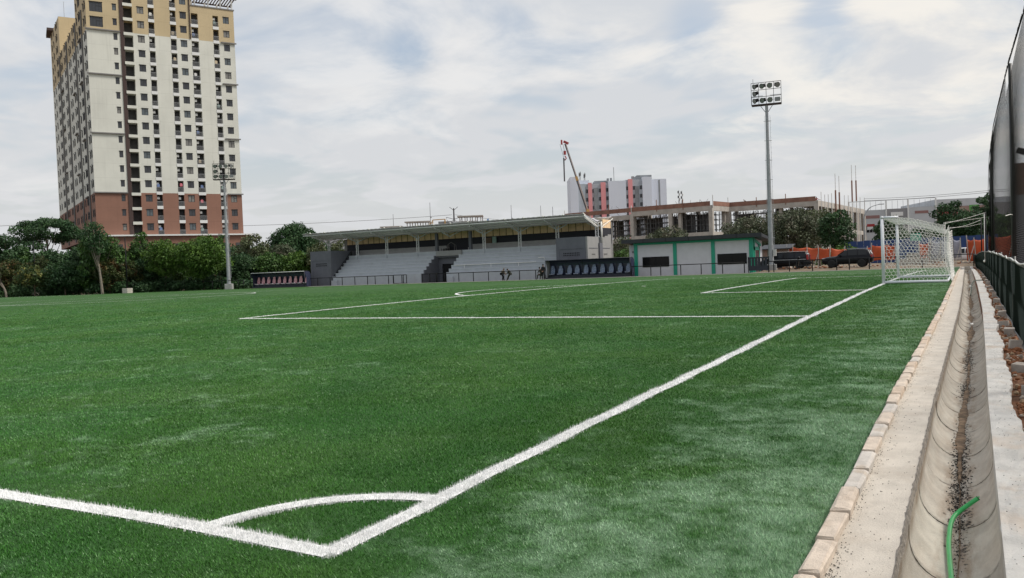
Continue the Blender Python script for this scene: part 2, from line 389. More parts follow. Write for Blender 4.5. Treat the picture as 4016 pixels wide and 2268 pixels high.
def strip(name, x0, x1, z, m_, ystep=.12, nx=6, rough_r=0, rough_l=0, amp=.003, y0=-3., y1=79.4, depth=.25):
    q = random.Random(len(name)); mb = MB(); ys2 = list(np.arange(y0, y1, ystep)); base_ = None
    for y in ys2:
        l = x0+sx(y)+q.uniform(-rough_l, rough_l); r_2 = x1+sx(y)+q.uniform(-rough_r, rough_r)+(.02*math.sin(y*2.1)*(rough_r > 0))
        for i in range(nx+1):
            mb.v.append((l+(r_2-l)*i/nx, y, zc(y)+z+q.uniform(-amp, amp)))
        mb.v.append((l, y, zc(y)+z-depth)); mb.v.append((r_2, y, zc(y)+z-depth))
    n = nx+3
    for j in range(len(ys2)-1):
        for i in range(nx): mb.f.append((j*n+i, j*n+i+1, (j+1)*n+i+1, (j+1)*n+i)); mb.m.append(0)
        mb.f.append((j*n+nx+1, j*n, (j+1)*n, (j+1)*n+nx+1)); mb.m.append(0)
        mb.f.append((j*n+nx, j*n+nx+2, (j+1)*n+nx+2, (j+1)*n+nx)); mb.m.append(0)
    return tag(mb.build(name, m_, smooth=False), kind='structure')
strip('concrete_ledge', 2.15, 2.424, .0, M_CONC, amp=.0025)
strip('concrete_apron', 2.845, 3.035, .012, M_SLAB, rough_r=.014, amp=.004)
def drain_mat():
    mt = mat('drain_concrete', (.57, .53, .46), .85, var=.12, scale=6, bump=.4, bscale=80)
    t = NT(mt.node_tree); b = mt.node_tree.nodes['Principled BSDF']; L = mt.node_tree.links
    base_ = b.inputs['Base Color'].links[0].from_socket
    oc = t.n('ShaderNodeTexCoord').outputs['Object']; ge = t.n('ShaderNodeNewGeometry').outputs['Position']; x, y, z = t.xyz(oc)
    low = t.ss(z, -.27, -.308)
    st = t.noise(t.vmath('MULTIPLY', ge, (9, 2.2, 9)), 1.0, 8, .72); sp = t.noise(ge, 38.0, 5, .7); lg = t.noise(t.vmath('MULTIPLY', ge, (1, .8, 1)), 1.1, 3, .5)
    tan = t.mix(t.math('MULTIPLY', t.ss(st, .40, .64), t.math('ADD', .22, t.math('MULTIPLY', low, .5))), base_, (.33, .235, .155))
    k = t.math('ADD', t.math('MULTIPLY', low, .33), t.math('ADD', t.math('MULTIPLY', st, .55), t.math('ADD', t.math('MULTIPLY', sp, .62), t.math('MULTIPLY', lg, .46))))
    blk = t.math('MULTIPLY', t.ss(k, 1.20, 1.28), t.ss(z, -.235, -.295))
    wall = t.math('MULTIPLY', t.math('MULTIPLY', t.ss(z, -.15, -.07), t.ss(x, .0, -.19)), t.math('ADD', .45, t.math('MULTIPLY', t.ss(st, .35, .65), .5)))  # upper left wall browned: its shade painted in so the channel reads hollow
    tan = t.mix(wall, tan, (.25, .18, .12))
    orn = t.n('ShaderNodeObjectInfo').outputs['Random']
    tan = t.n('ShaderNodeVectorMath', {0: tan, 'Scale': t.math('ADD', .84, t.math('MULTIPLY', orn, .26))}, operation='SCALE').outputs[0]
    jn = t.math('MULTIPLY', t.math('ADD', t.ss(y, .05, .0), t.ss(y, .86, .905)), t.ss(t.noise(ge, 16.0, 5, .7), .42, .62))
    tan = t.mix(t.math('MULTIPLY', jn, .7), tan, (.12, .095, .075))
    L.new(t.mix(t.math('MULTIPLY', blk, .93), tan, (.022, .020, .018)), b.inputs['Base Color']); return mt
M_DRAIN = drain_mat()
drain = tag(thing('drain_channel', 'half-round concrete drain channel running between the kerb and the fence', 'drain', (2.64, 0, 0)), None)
def drain_seg(L, seed):
    q = random.Random(seed); mb = MB(); hw, k = .207, 5
    prof = [(-hw, .012), (-hw, -.05)]+[(-hw*math.cos(math.pi*i/18), -.10-.215*math.sin(math.pi*i/18)) for i in range(19)]+[(hw, -.05), (hw, .012)]; n = len(prof)-1
    for j in range(k+1):
        y = L*j/k; b0 = len(mb.v)
        for i in range(n+1):
            mb.v.append((prof[i][0]+q.uniform(-.0012, .0012), y, prof[i][1]))
    m1 = n+1
    for j in range(k):
        for i in range(n): mb.f.append((j*m1+i, j*m1+i+1, (j+1)*m1+i+1, (j+1)*m1+i)); mb.m.append(0)
    # end rims and lips give it thickness
    for y, fl in ((0, 1), (L, 0)):
        b0 = len(mb.v)
        for i in range(n+1):
            p_ = prof[i]; mb.v += [(p_[0], y, p_[1]), (p_[0]*1.14, y, p_[1]-(.03 if .0 > p_[1]+.06 else .0005))]
        for i in range(n):
            f = (b0+2*i, b0+2*i+1, b0+2*i+3, b0+2*i+2); mb.f.append(f if fl else f[::-1]); mb.m.append(0)
    for s_ in (-1, 1):
        mb.face([(s_*hw, 0, .012), (s_*(hw+.03), 0, .0115), (s_*(hw+.03), L, .0115), (s_*hw, L, .012)])
    return mb.mesh('channel_segment', M_DRAIN, True)
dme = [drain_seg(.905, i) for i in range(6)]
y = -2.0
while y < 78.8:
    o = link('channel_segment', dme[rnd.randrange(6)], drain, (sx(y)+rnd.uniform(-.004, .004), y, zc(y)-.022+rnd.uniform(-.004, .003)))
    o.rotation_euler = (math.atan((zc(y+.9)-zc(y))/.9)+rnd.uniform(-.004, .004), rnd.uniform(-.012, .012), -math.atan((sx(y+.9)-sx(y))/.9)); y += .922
strip('drain_bed', 2.38, 2.90, -.40, M_BED, ystep=.5, nx=2, depth=.1)
mb = MB()
for z0, dz_ in ((0, 0),):
    mb.box(2.28, 3.06, 79.0, 79.12, -.4, .03)
tag(mb.build('drain_end_wall', M_CONC), kind='structure')
# soil strip both sides of the fence, with rubble
q_ = random.Random(5)
def zsoil(x, y):
    e = max(0, min(1, (13.5-x)/8)); return zc(y)*e-.045*e-.03*(1-e)+(q_.uniform(-.03, .03) if x < 6 else 0)
ob = sheet('soil', [2.95, 3.05, 3.12, 3.19, 3.26, 3.33, 3.45, 3.6, 3.9, 4.5, 6, 9, 14.2], list(np.arange(-4, 79.6, .16)), zsoil, M_SOIL); tag(ob, kind='structure')
mb = MB()
for k in range(1500):
    y = rnd.uniform(1, 1+78*rnd.random()**1.6); x = 3.06+sx(y)+abs(rnd.gauss(.12, .10)); r0 = rnd.uniform(.008, .030)*(1.7 if rnd.random() < .06 else 1)
    a = (r0*rnd.uniform(.7, 1.4), r0*rnd.uniform(.7, 1.4), r0*rnd.uniform(.5, 1.)); b0 = len(mb.v); mb.ball((x, y, zc(y)-.03+r0*.3), a, 6, rnd.choice((0, 0, 0, 1, 2)))
    for i in range(b0, len(mb.v)): mb.v[i] = tuple(c+rnd.uniform(-.18, .18)*r0 for c in mb.v[i])
tag(mb.build('rubble', [mat('clod', (.21, .085, .035), .95, var=.3, scale=12, bump=.6), mat('stone', (.38, .33, .27), .9, var=.25, scale=12), mat('grit', (.30, .21, .13), .95, var=.3, scale=14)]), kind='stuff')
M_BLOCK = mat('block_concrete', (.40, .365, .32), .95, var=.15, scale=12, bump=.6, bscale=60, dirt=(.30, .22, .15), dscale=5, damt=.6)
for k, y in enumerate((3.7, 5.5, 7.3, 9.2, 11.0, 12.6, 14.2, 16.1, 18.4, 20.6, 23.0, 25.4, 28.0, 31.0, 34.5, 38.0)):
    v, f = lump((.15, .11, .17 if k % 3 else .21), .008, 40+k, .006)
    o = MB().add(v, f).build('concrete_block', M_BLOCK, loc=(3.16+sx(y)+rnd.uniform(-.03, .03), y+rnd.uniform(-.2, .2), zc(y)-.02+rnd.uniform(-.02, .02))); o.rotation_euler = (rnd.uniform(-.14, .14), rnd.uniform(-.12, .12), rnd.uniform(-.35, .35))
    tag(o, '%s concrete block in the red soil strip beside the mesh fence' % ('nearest', 'second nearest', 'third nearest', 'fourth nearest', 'fifth nearest', 'sixth nearest', 'seventh nearest', 'eighth nearest', 'ninth nearest', 'tenth nearest', 'sixth farthest', 'fifth farthest', 'fourth farthest', 'third farthest', 'second farthest', 'farthest')[k], 'block', 'concrete blocks along the mesh fence')
# loose chips on ledge, apron and in the channel
mb = MB()
for k in range(1100):
    y = .6+rnd.random()**2*14; z = rnd.random()
    if z < .55: x, zz = 2.170+abs(rnd.gauss(0, .030)), .003
    elif z < .8: x, zz = rnd.uniform(2.17, 2.42), .003
    else: x, zz = rnd.uniform(2.86, 3.02), .016
    r0 = rnd.uniform(.0007, .0027); mb.obox((x+sx(y), y, zc(y)+zz+r0*.3), (r0*2, r0*1.6, r0), Matrix.Rotation(rnd.uniform(0, 3), 3, 'Z'), 0)
tag(mb.build('rubber_crumb', mat('crumb', (.025, .023, .02), .9)), kind='stuff')
# mortar along both rims, silt and peeled bitumen flakes along the channel bottom
M_MORT = mat('mortar', (.30, .265, .225), .95, var=.3, scale=18, bump=.8, bscale=60)
for xm in (2.428, 2.852):
    q = random.Random(int(xm*1000)); mb = MB(); ys2 = list(np.arange(-2, 79, .06 if xm < 2.5 else .12))
    for y in ys2:
        a, b = xm+sx(y)-abs(q.gauss(.004, .005)), xm+sx(y)+.008+abs(q.gauss(.003, .004)); mb.v += [(a, y, zc(y)+.004), ((a+b)/2, y, zc(y)+.008+q.uniform(0, .005)), (b, y, zc(y)-.03)]
    for j in range(len(ys2)-1):
        for i in range(2): mb.f.append((j*3+i, j*3+i+1, j*3+i+4, j*3+i+3)); mb.m.append(0)
    tag(mb.build('mortar_joint', M_MORT if xm < 2.5 else M_SLAB), kind='structure')
M_SILT = mat('silt', (.30, .215, .145), .95, var=.45, scale=9, bump=1.0, bscale=40, dirt=(.09, .07, .05), dscale=4.5, damt=.85)
q = random.Random(21); mb = MB(); ys2 = list(np.arange(-1.5, 78.5, .05))
for y in ys2:
    k = max(.003, .034*math.sin(y*1.1+2*math.sin(y*.37))+.010*math.sin(y*5.3)+abs(q.gauss(0, .006))+(.022 if y > 9 else .006)); c = 2.64+sx(y)+.012*math.sin(y*.9)+q.uniform(-.004, .004)
    zb = lambda x: -.327-.010*0+.0*x
    for i in range(5):
        u = (i/4-.5)*2; x = c+u*k; a_ = min(1, abs(x-2.64-sx(y))/.207); mb.v.append((x, y, zc(y)-.122-.215*math.sqrt(1-a_*a_)+(.010*(1-u*u)+q.uniform(0, .004) if abs(u) < 1 else -.004)))
for j in range(len(ys2)-1):
    for i in range(4): mb.f.append((j*5+i, j*5+i+1, j*5+i+6, j*5+i+5)); mb.m.append(0)
tag(mb.build('silt', M_SILT), 'brown silt settled along the bottom of the drain', 'silt', kind='stuff')
mb = MB()
for k in range(5200):
    y = .5+rnd.random()**1.5*16; den_ = .5+.5*math.sin(y*1.9+1.3*math.sin(y*.8))
    if rnd.random() > den_*1.1+.12: continue
    x0 = rnd.gauss(-.006, .016+.018*den_); a_ = min(.99, abs(x0)/.207); r0 = rnd.uniform(.0012, .0058)*(.6+den_*.6)
    mb.obox((2.64+sx(y)+x0, y, zc(y)-.122-.215*math.sqrt(1-a_*a_)+.004), (r0*rnd.uniform(.8, 2), r0*rnd.uniform(.8, 2.2), .004), Matrix.Rotation(rnd.uniform(0, 3), 3, 'Z') @ Matrix.Rotation(rnd.uniform(-.4, .4), 3, 'X'))
tag(mb.build('bitumen_flakes', mat('bitumen', (.016, .015, .014), .8)), 'black flakes and crumbs strewn along the drain bottom', 'debris', kind='stuff')
# green hose lying in the channel
M_HOSE = mat('hose_green', (.045, .47, .13), .32, var=.1, scale=20); M_HOSEL = mat('hose_stripe', (.20, .60, .25), .35, var=0)
def smooth_path(pts, n=8):
    out = []; P = [Vector(p) for p in pts]
    for i in range(len(P)-1):
        p0, p1, p2, p3 = P[max(i-1, 0)], P[i], P[i+1], P[min(i+2, len(P)-1)]
        for k in range(n):
            t = k/n; out.append(.5*((2*p1)+(p2-p0)*t+(2*p0-5*p1+4*p2-p3)*t*t+(3*p1-p0-3*p2+p3)*t*t*t))
    return out+[P[-1]]
hp = smooth_path([(2.66, .2, -.32), (2.650, .95, -.32), (2.633, 1.57, -.318), (2.616, 1.97, -.316), (2.608, 2.18, -.312), (2.608, 2.37, -.302), (2.613, 2.51, -.290), (2.628, 2.607, -.274), (2.655, 2.65, -.252), (2.69, 2.665, -.222), (2.725, 2.675, -.193), (2.762, 2.68, -.162)])
hose = thing('garden_hose', 'bright green garden hose lying in the near end of the drain', 'hose', (2.64, 1.5, -.2))
o = MB().tube([p-Vector((2.64, 1.5, -.2))+Vector((0, 0, zc(p.y))) for p in hp], .0135, 12, cap=False).build('tube', M_HOSE, hose, True)
o2 = MB().tube([p-Vector((2.64, 1.5, -.2))+Vector((.006, 0, zc(p.y)+.0095)) for p in hp], .0055, 6).build('stripe', M_HOSEL, hose, True)
e_ = hp[-1]-Vector((2.64, 1.5, -.2))+Vector((0, 0, zc(2.68))); dv = (hp[-1]-hp[-3]).normalized()
MB().tube([e_-dv*.004, e_+dv*.001], .0138, 12).build('open_end', mat('hose_bore', (.03, .12, .04), .6), hose)
# dark thin hose from the fence into the drain, white cap and cord near the goal
h2 = smooth_path([(3.30+sx(31), 31.5, .30), (3.12, 31.2, .31), (2.95, 30.6, .31), (2.86, 29.0, .28), (2.82, 27.0, .18), (2.79, 25.0, .06)])
tag(MB().tube(h2, .014, 8).build('water_hose', mat('hose_dark', (.03, .06, .035), .5), smooth=True), 'thin dark hose from the fence into the drain near the goal', 'hose')
tag(MB().lathe([(.06, 0), (.075, .02), (.07, .06), (.03, .075)], 14, (2.80, 31.0, .05)).build('plastic_litter', mat('white_plastic', (.75, .74, .70), .5), smooth=True), 'small round piece of white plastic lying in the drain near the goal', 'litter')
tag(MB().tube(smooth_path([(2.80, 33.5, .06), (2.77, 32, .05), (2.81, 30, .04), (2.78, 28, .03), (2.80, 26, .03)]), .008, 6).build('cord', mat('cord_white', (.7, .68, .62), .8)), 'pale cord trailing along the drain bottom', 'cord')
tag(MB().ball((2.775, 13.6, -.09+zc(13.6)), (.03, .05, .02), 8).build('glint_blob', mat('glint_white', (.72, .71, .68), .4)), 'small pale blob added to stand for a water glint in the middle of the drain', 'litter')  # added pale blob stands in for a glint of water
# ------------------------------------------------------------------ goal with hexagonal net
M_WHITE = mat('white_paint', (.78, .80, .84), .35, var=.03); M_NETW = mat('net_cord', (.80, .80, .76), .8, var=.05)
M_BLACK = mat('black_paint', (.008, .009, .010), .6, spec=.2, var=.1); M_GALV = mat('galvanised', (.33, .345, .36), .55, metal=.3, var=.12, scale=3, dirt=(.30, .31, .32), dscale=2, damt=.5)
Y1, Y2 = mp-3.72, mp+3.72; GZ = zc(mp)
goal = thing('football_goal', 'white football goal with hexagonal net at the goal line', 'goal', (-.06, mp, GZ))
for y in (Y1-mp, Y2-mp):
    MB().tube([(0, y, -.02), (0, y, 2.50)], .06, 16).build('goal_post', M_WHITE, goal, True)
    MB().tube([(.05, y, 2.50), (.56, y, 2.485)], .05, 14).build('net_bracket', M_WHITE, goal, True)
    MB().tube([(.05, y, .05), (2.14, y, .05)], .05, 14).build('ground_bar', M_WHITE, goal, True)
MB().tube([(0, Y1-mp-.06, 2.50), (0, Y2-mp+.06, 2.50)], .06, 16).build('crossbar', M_WHITE, goal, True)
MB().tube([(2.14, Y1-mp, .05), (2.14, Y2-mp, .05)], .04, 12).build('rear_ground_bar', M_WHITE, goal, True)
def hexnet(name, f, U, V_, s, r, parent, seed):
    """hexagonal mesh of cords over the surface f(u,v), u 0..U, v 0..V metres"""
    q = random.Random(seed); mb = MB(); dxh = s*math.sqrt(3); done = set(); nodes = {}
    def node(k):
        if k not in nodes: nodes[k] = (k[0]*dxh/2+q.uniform(-.012, .012), k[1]*s/2+q.uniform(-.012, .012))
        return nodes[k]
    def edge(a, b):
        if (a, b) in done or (b, a) in done: return
        done.add((a, b)); pa, pb = node(a), node(b)
        if min(pa[0], pb[0]) < -.01 or max(pa[0], pb[0]) > U+.01 or min(pa[1], pb[1]) < -.01 or max(pa[1], pb[1]) > V_+.01: return
        mb.tube([f(*pa), f(*pb)], r, 3, cap=False)
    for j in range(int(V_/(1.5*s))+2):
        for i in range(int(U/dxh)+2):
            cx, cy = 2*i+(j % 2), 3*j
            ring = [(cx, cy+2), (cx+1, cy+1), (cx+1, cy-1), (cx, cy-2), (cx-1, cy-1), (cx-1, cy+1)]
            for a, b in zip(ring, ring[1:]+ring[:1]): edge(a, b)
    return tag(mb.build(name, M_NETW, parent), kind='stuff')
HY = Y2-Y1
def topz(x): return 2.44-.16*max(0, x-.3)+(.08*math.sin(x*2))
def side(y0, sgn):
    def f(u, v):
        k = v/2.4; zz = k*topz(u); xx = u*(1+.05*math.sin(k*3)); return (xx, y0+sgn*.06*math.sin(u*1.6)*math.sin(k*3.1), zz+.02)
    return f
def back(u, v):
    k = v/2.3; x = 2.10+.17*(1-k)**2+.10*math.sin(k*3.1)*math.sin(u*.9)+.12*k*(abs(u/HY-.5)*2)**3
    z = k*(topz(2.05)-.22*math.sin(math.pi*u/HY)*1.0); return (x, Y1-mp+u, z+.01)
def top(u, v):
    k = v/2.1; return (v, Y1-mp+u, topz(v)-.24*k*math.sin(math.pi*u/HY)-.05*math.sin(k*3)*math.sin(u*1.7))
hexnet('side_net', side(Y1-mp, -1), 2.12, 2.42, .077, .0062, goal, 1); hexnet('side_net', side(Y2-mp, 1), 2.12, 2.42, .077, .0062, goal, 2)
hexnet('back_net', back, HY, 2.3, .077, .0055, goal, 3); hexnet('top_net', top, HY, 2.1, .077, .0050, goal, 4)
# gathered rear corner folds of the net
for y in (Y1-mp, Y2-mp):
    mb = MB()
    for k in range(4):
        a = rnd.uniform(-.07, .07); mb.tube(smooth_path([(2.08+a*.5, y+a, 2.2), (2.03+a, y+a, 1.4), (2.08+a, y+a*1.5, .6), (2.24+a*2, y+a*2, .02)], 4), .006, 4)
    mb.build('net_fold', M_NETW, goal)
# tension ropes to poles behind
FX = 3.30
for yp, yg, zt in ((34.4, Y1, 2.95), (46.0, Y2, 3.05)):
    p = MB().tube([(0, 0, 0), (0, 0, zt-.02-zc(yp))], .03, 10).build('net_pole', M_BLACK, smooth=True, loc=(FX+.08, yp, zc(yp)))
    tag(p, 'short black pole tied by rope to the %s rear corner of the goal net' % ('near' if yg == Y1 else 'far'), 'pole')
    mb = MB().tube(smooth_path([(2.05, yg, GZ+2.15), (2.7, (yg+yp)/2, GZ+2.36), (FX+.08, yp, zt-.06)], 5), .006, 5).tube(smooth_path([(2.02, yg+.3, GZ+2.2), (2.7, (yg+yp)/2+.1, GZ+2.30), (FX+.08, yp, zt-.25)], 5), .005, 5)
    tag(mb.build('net_rope', M_NETW), 'pair of white ropes from the %s goal net corner to a short pole' % ('near' if yg == Y1 else 'far'), 'rope')
mb = MB().tube([(FX+.04, 34.3, 2.85), (FX+.03, 34.25, 1.6), (FX+.03, 34.2, .98)], .012, 6).ball((FX+.03, 34.2, .97), (.07, .10, .05), 8)
tag(mb.build('hanging_rope', M_NETW, smooth=True), 'white rope end hanging down the short pole by the goal', 'rope')
# ------------------------------------------------------------------ low green mesh fence beside the drain
M_WIRE = mat('green_wire', (.003, .013, .010), .8, spec=.2, var=.15); M_POST = mat('fence_black', (.015, .018, .018), .45, var=.1)
def fx(y): return FX+sx(y)*.35
fen = thing('mesh_fence', 'low dark green chain-link fence along the drain on the right', 'fence', (FX, 0, 0))
mb = MB(); H_ = 1.06; y = -2.5
def fp(y, z): return (fx(y)-FX+.012*math.sin(y*2.1+z*3), y, zc(y)+z)
while y < 93:
    for s_ in (-1, 1):
        a, b = y, y+s_*H_
        mb.tube([fp(a, .02), fp((a+b)/2, H_/2), fp(b, H_)], .0032, 3, cap=False)
    y += .058
tag(mb.build('wire_mesh', M_WIRE, fen), kind='stuff')
for y in list(np.arange(-.6, 93, 6.25)):
    MB().tube([(fx(y)-FX+.03, y, zc(y)-.1), (fx(y)-FX+.03, y, zc(y)+1.12)], .034, 10).build('post', M_POST, fen, True)
pr = list(np.arange(-2.5, 93, 1.5))
for z in (.04, H_):
    MB().tube([fp(y, z) for y in pr], .016, 6).build('rail', M_POST, fen, True)
mb = MB(); pts = [Vector(fp(y, H_+.025+.012*math.sin(y*3.3)))+Vector((-.02, 0, 0)) for y in np.arange(5.5, 28.2, .35)]
mb.tube(pts, .011, 7).build('cable', mat('cable_white', (.70, .69, .66), .6, var=.1), fen, True)
# ------------------------------------------------------------------ tall ball-stop net behind the goal
NX = 4.2; M_NETB = mat('net_black', (.006, .007, .007), .9, var=0, spec=.2)
def ntop(y): return float(np.interp(y, (-8, 23, 33, 45, 53, 63.6, 66.5, 69.4, 73, 76.4), (7.5, 7.7, 8.2, 8.45, 8.55, 8.0, 7.3, 6.1, 3.9, 1.5)))
bn = thing('ball_stop_net', 'tall black ball-stop net on a dark pole behind the goal', 'net', (NX, 0, 0))
mb = MB(); y = -12.
while y < 77:
    for s_ in (-1, 1):
        pts = []; z = .0
        while z < 9:
            yy = y+s_*z
            if -6 <= yy <= 76.5:
                zt = ntop(yy)
                if z > zt: 
                    break
                pts.append((.10*math.sin(yy*.21)*math.sin(min(1, z/8)*3.1), yy, z+zc(yy)*.6))
            elif pts: break
            z += .75
        if len(pts) > 1: mb.tube(pts, .0016, 3, cap=False)
    y += .13
tag(mb.build('netting', M_NETB, bn), kind='stuff')
MB().tube([(.02, y, ntop(y)+.16) for y in np.arange(-6, 76.4, .9)], .018, 6).build('top_cable', M_NETB, bn)
mb = MB()
for k in range(260):
    y = rnd.uniform(14, 60); a = rnd.uniform(.02, .06); mb.tube(smooth_path([(0, y, ntop(y)+.16), (.01, y-.03, ntop(y)+.16+a*1.6), (0, y+.05, ntop(y)+.17)], 3), .008, 3)
tag(mb.build('lacing', M_NETB, bn), kind='stuff')
for y in (5., 33.2, 61.5):
    MB().tube([(.08, y, 0), (.08, y, ntop(y)+.2)], [.09, .065], 12).build('pole', M_POST, bn, True)
MB().tube([(.05, 33.2, 2.7), (-.2, 28.5, 2.55), (-.5, 24, 2.35)], .01, 5).build('guy_rope', M_NETW, bn)
# the same kind of net at the far end of the ground, on poles in concrete blocks
fn = thing('end_net', 'fine black ball-stop net on two poles in front of the left trees', 'net', (0, 0, 0))
pb = [at(500, 1142, 117), at(142, 1158, 121), at(-260, 1168, 125), at(760, 1139, 113)]
tops = [8.0, 8.3, 8.3, 8.0]
for i, (p, h) in enumerate(zip(pb, tops)):
    if i == 3: continue
    MB().tube([(p.x, p.y, 0), (p.x, p.y, h)], [.10, .07], 10).build('pole', M_BLACK, fn, True)
    MB().obox((p.x, p.y, .25), (1.15, .9, .9), None).build('footing', mat('footing', (.55, .51, .45), .9, bump=.3), fn, bevel=.03)
mb = MB()
for (a, ha), (b, hb) in (((pb[2], 8.3), (pb[1], 8.3)), ((pb[1], 8.3), (pb[0], 8.0)), ((pb[0], 8.0), (Vector(pb[3]), 7.6))):
    d = Vector((b.x-a.x, b.y-a.y, 0)); Ld = d.length; d.normalize(); u = -8.
    while u < Ld:
        for s_ in (-1, 1):
            u0, u1 = u, u+8*s_; pts = []
            for k in range(9):
                uu = u0+(u1-u0)*k/8
                if 0 <= uu <= Ld: pts.append((a.x+d.x*uu, a.y+d.y*uu, k*1.0*.96))
            if len(pts) > 1: mb.tube([pts[0], pts[-1]], .0028, 3, cap=False)
        u += .3
    mb.tube([(a.x, a.y, ha-.2), (b.x, b.y, hb-.2)], .012, 4)
tag(mb.build('netting', M_NETB, fn), kind='stuff')
# ------------------------------------------------------------------ grandstand
def wb(mb, name, m_, parent, **kw):
    """mesh written in world coordinates, stored relative to its thing"""
    L = parent.location; mb.v = [(p[0]-L.x, p[1]-L.y, p[2]-L.z) for p in mb.v]
    return mb.build(name, m_, parent, **kw)
M_TERR = mat('terrace_paint', (.43, .455, .49), .8, var=.05, scale=1.5, dirt=(.36, .37, .38), dscale=.7, damt=.5)
M_TERRU = mat('upper_terrace', (.34, .34, .33), .85, var=.07, scale=1.5, dirt=(.28, .28, .27), dscale=.8, damt=.4)  # darker than the lower rows: shade under the roof put into the colour
M_SLATE = mat('slate_paint', (.125, .13, .15), .8, var=.08, scale=1.2); M_SIDE = mat('side_grey', (.28, .28, .275), .85, var=.06, scale=1.2, dirt=(.22, .22, .21), dscale=.6, damt=.4)
M_DARKP = mat('black_wall', (.016, .018, .026), .7, var=.1); M_TAN = mat('tan_board', (.85, .61, .37), .7, var=.10, scale=2.5, dirt=(.66, .47, .23), dscale=.9, damt=.4)
M_ROOFS = mat('roof_sheet', (.63, .61, .63), .55, var=.06, scale=.8); M_STEEL = mat('steel_white', (.66, .67, .67), .5, var=.06)
_b = M_ROOFS.node_tree; _p = _b.nodes['Principled BSDF']; _t = NT(_b); _tr = _t.n('ShaderNodeBsdfTranslucent', {'Color': (.62, .62, .62, 1)})
_b.links.new(_t.n('ShaderNodeMixShader', {0: .22, 1: _p.outputs[0], 2: _tr.outputs[0]}).outputs[0], _b.nodes['Material Output'].inputs[0])   # thin sheet lets some daylight through
M_MEMB = mat('membrane', (.78, .77, .72), .7, var=.03); M_VOID = mat('void', (.008, .008, .010), .9, var=0)
M_BATT = mat('batten', (.16, .09, .04), .8)
M_NOSE = mat('nosing_paint', (.50, .525, .555), .8, var=.05)
st = thing('grandstand', 'grey concrete grandstand with terraces and a low metal roof across the pitch', 'grandstand', (-56.3, 82, 0))
def rows(x0, x1, ends):
    for i in range(7):
        y0, z1 = 82+.6*i, 1.22+.45*i if i < 6 else 3.92
        zb = 0 if i == 0 else 1.22+.45*(i-1)
        mb = MB().box(x0, x1, y0, 86.2, max(0, zb-.02 if i else 0), z1-(.0 if i else 0))
        wb(mb, 'terrace_row', M_TERR, st, bevel=.012)
        if i: wb(MB().box(x0, x1, y0-.035, y0-.001, z1-.075, z1+.004), 'nosing', M_NOSE, st)
    wb(MB().box(x0, x1, 85.55, 85.75, 3.9, 4.07), 'aisle_wall', M_TERR, st)
    for i in range(3):
        wb(MB().box(x0, x1, 86.55+.75*i, 88.98, 3.3+.43*i, 4.0+.42*i), 'upper_row', M_TERRU, st, bevel=.012)
rows(-73.55, -58.55, 0); rows(-54.6, -39.13, 0)
def cheek(x0, x1, m_, name, dz=0.0):
    poly = [(81.99, 0), (86.2, 0), (86.2, 3.94), (85.6, 3.94)]
    for i in range(6, 0, -1): poly += [(82+.6*i-.01, 1.22+.45*(i-1)+.02+dz)] if False else [(82+.6*i-.012, 1.24+.45*i+dz), (82+.6*i-.012, 1.24+.45*(i-1)+dz)]
    poly += [(81.99, 1.24+dz)]
    seen = []
    for p in poly:
        if not seen or math.dist(p, seen[-1]) > 1e-4: seen.append(p)
    wb(MB().prism(seen, 'x', x0, x1), name, m_, st)
cheek(-58.545, -58.42, M_SLATE, 'end_wall', -.03); cheek(-54.62, -54.42, M_TERR, 'end_wall', .01)
# side stairs: half-height steps with light nosings beside each gap and by the left block
for xs0, xs1 in ((-54.42, -53.5), (-73.5, -72.5)):
    for i in range(12):
        wb(MB().box(xs0, xs1, 81.72+.3*i, 82.1+.3*i+.3, 0 if i < 4 else .9+.225*(i-4), .42+.225*i+.28), 'stair', M_TERR, st)
# tunnel in the gap
wb(MB().box(-58.42, -54.6, 86.0, 86.2, 2.36, 3.42).box(-58.42, -57.95, 86.0, 86.2, 0, 2.36).box(-56.2, -54.6, 86.0, 86.2, 0, 2.36), 'tunnel_wall', M_SLATE, st)
wb(MB().box(-57.95, -56.2, 86.15, 86.3, 0, 2.36), 'tunnel_door', M_VOID, st)
wb(MB().box(-58.42, -54.42, 85.35, 85.55, 3.40, 4.08), 'parapet', M_SIDE, st, bevel=.01)
wb(MB().box(-58.42, -54.42, 85.56, 88.9, 3.2, 3.4), 'landing', M_SLATE, st)
# blocks at both ends
wb(MB().box(-77.4, -73.6, 82, 89.1, 0, 4.81), 'left_block', M_SLATE, st, bevel=.015)
wb(MB().box(-77.25, -77.0, 81.96, 82.0, 0, 3.5).box(-73.95, -73.62, 81.96, 82.0, 0, 3.5).box(-77.25, -73.62, 81.955, 82.0, 3.5, 3.62), 'pilaster', M_SLATE, st)
wb(MB().box(-73.6, -73.57, 82.5, 88.5, 3.5, 3.6), 'band', M_SLATE, st)
wb(MB().box(-39.1, -35.3, 82, 89.0, 0, 4.74), 'right_block', M_SLATE, st, bevel=.015)
wb(MB().box(-38.95, -38.7, 81.96, 82, 0, 3.4).box(-35.6, -35.32, 81.96, 82, 0, 3.4).box(-38.95, -35.32, 81.955, 82, 3.4, 3.52), 'pilaster', M_SLATE, st)
side_poly = [(82.0, 0), (89.1, 0), (89.1, 5.09), (88.1, 5.09), (88.1, 4.90), (87.2, 4.90), (87.2, 4.74), (85.9, 4.74), (85.9, 4.05), (85.25, 4.05), (85.25, 4.74), (82.0, 4.74)]
wb(MB().prism(side_poly, 'x', -35.298, -35.08), 'side_wall', M_SIDE, st)  # lighter grey than the front: sun on this face partly put into the colour
wb(MB().box(-35.08, -34.9, 85.12, 86.0, 0, 4.03), 'side_pilaster', M_SLATE, st)
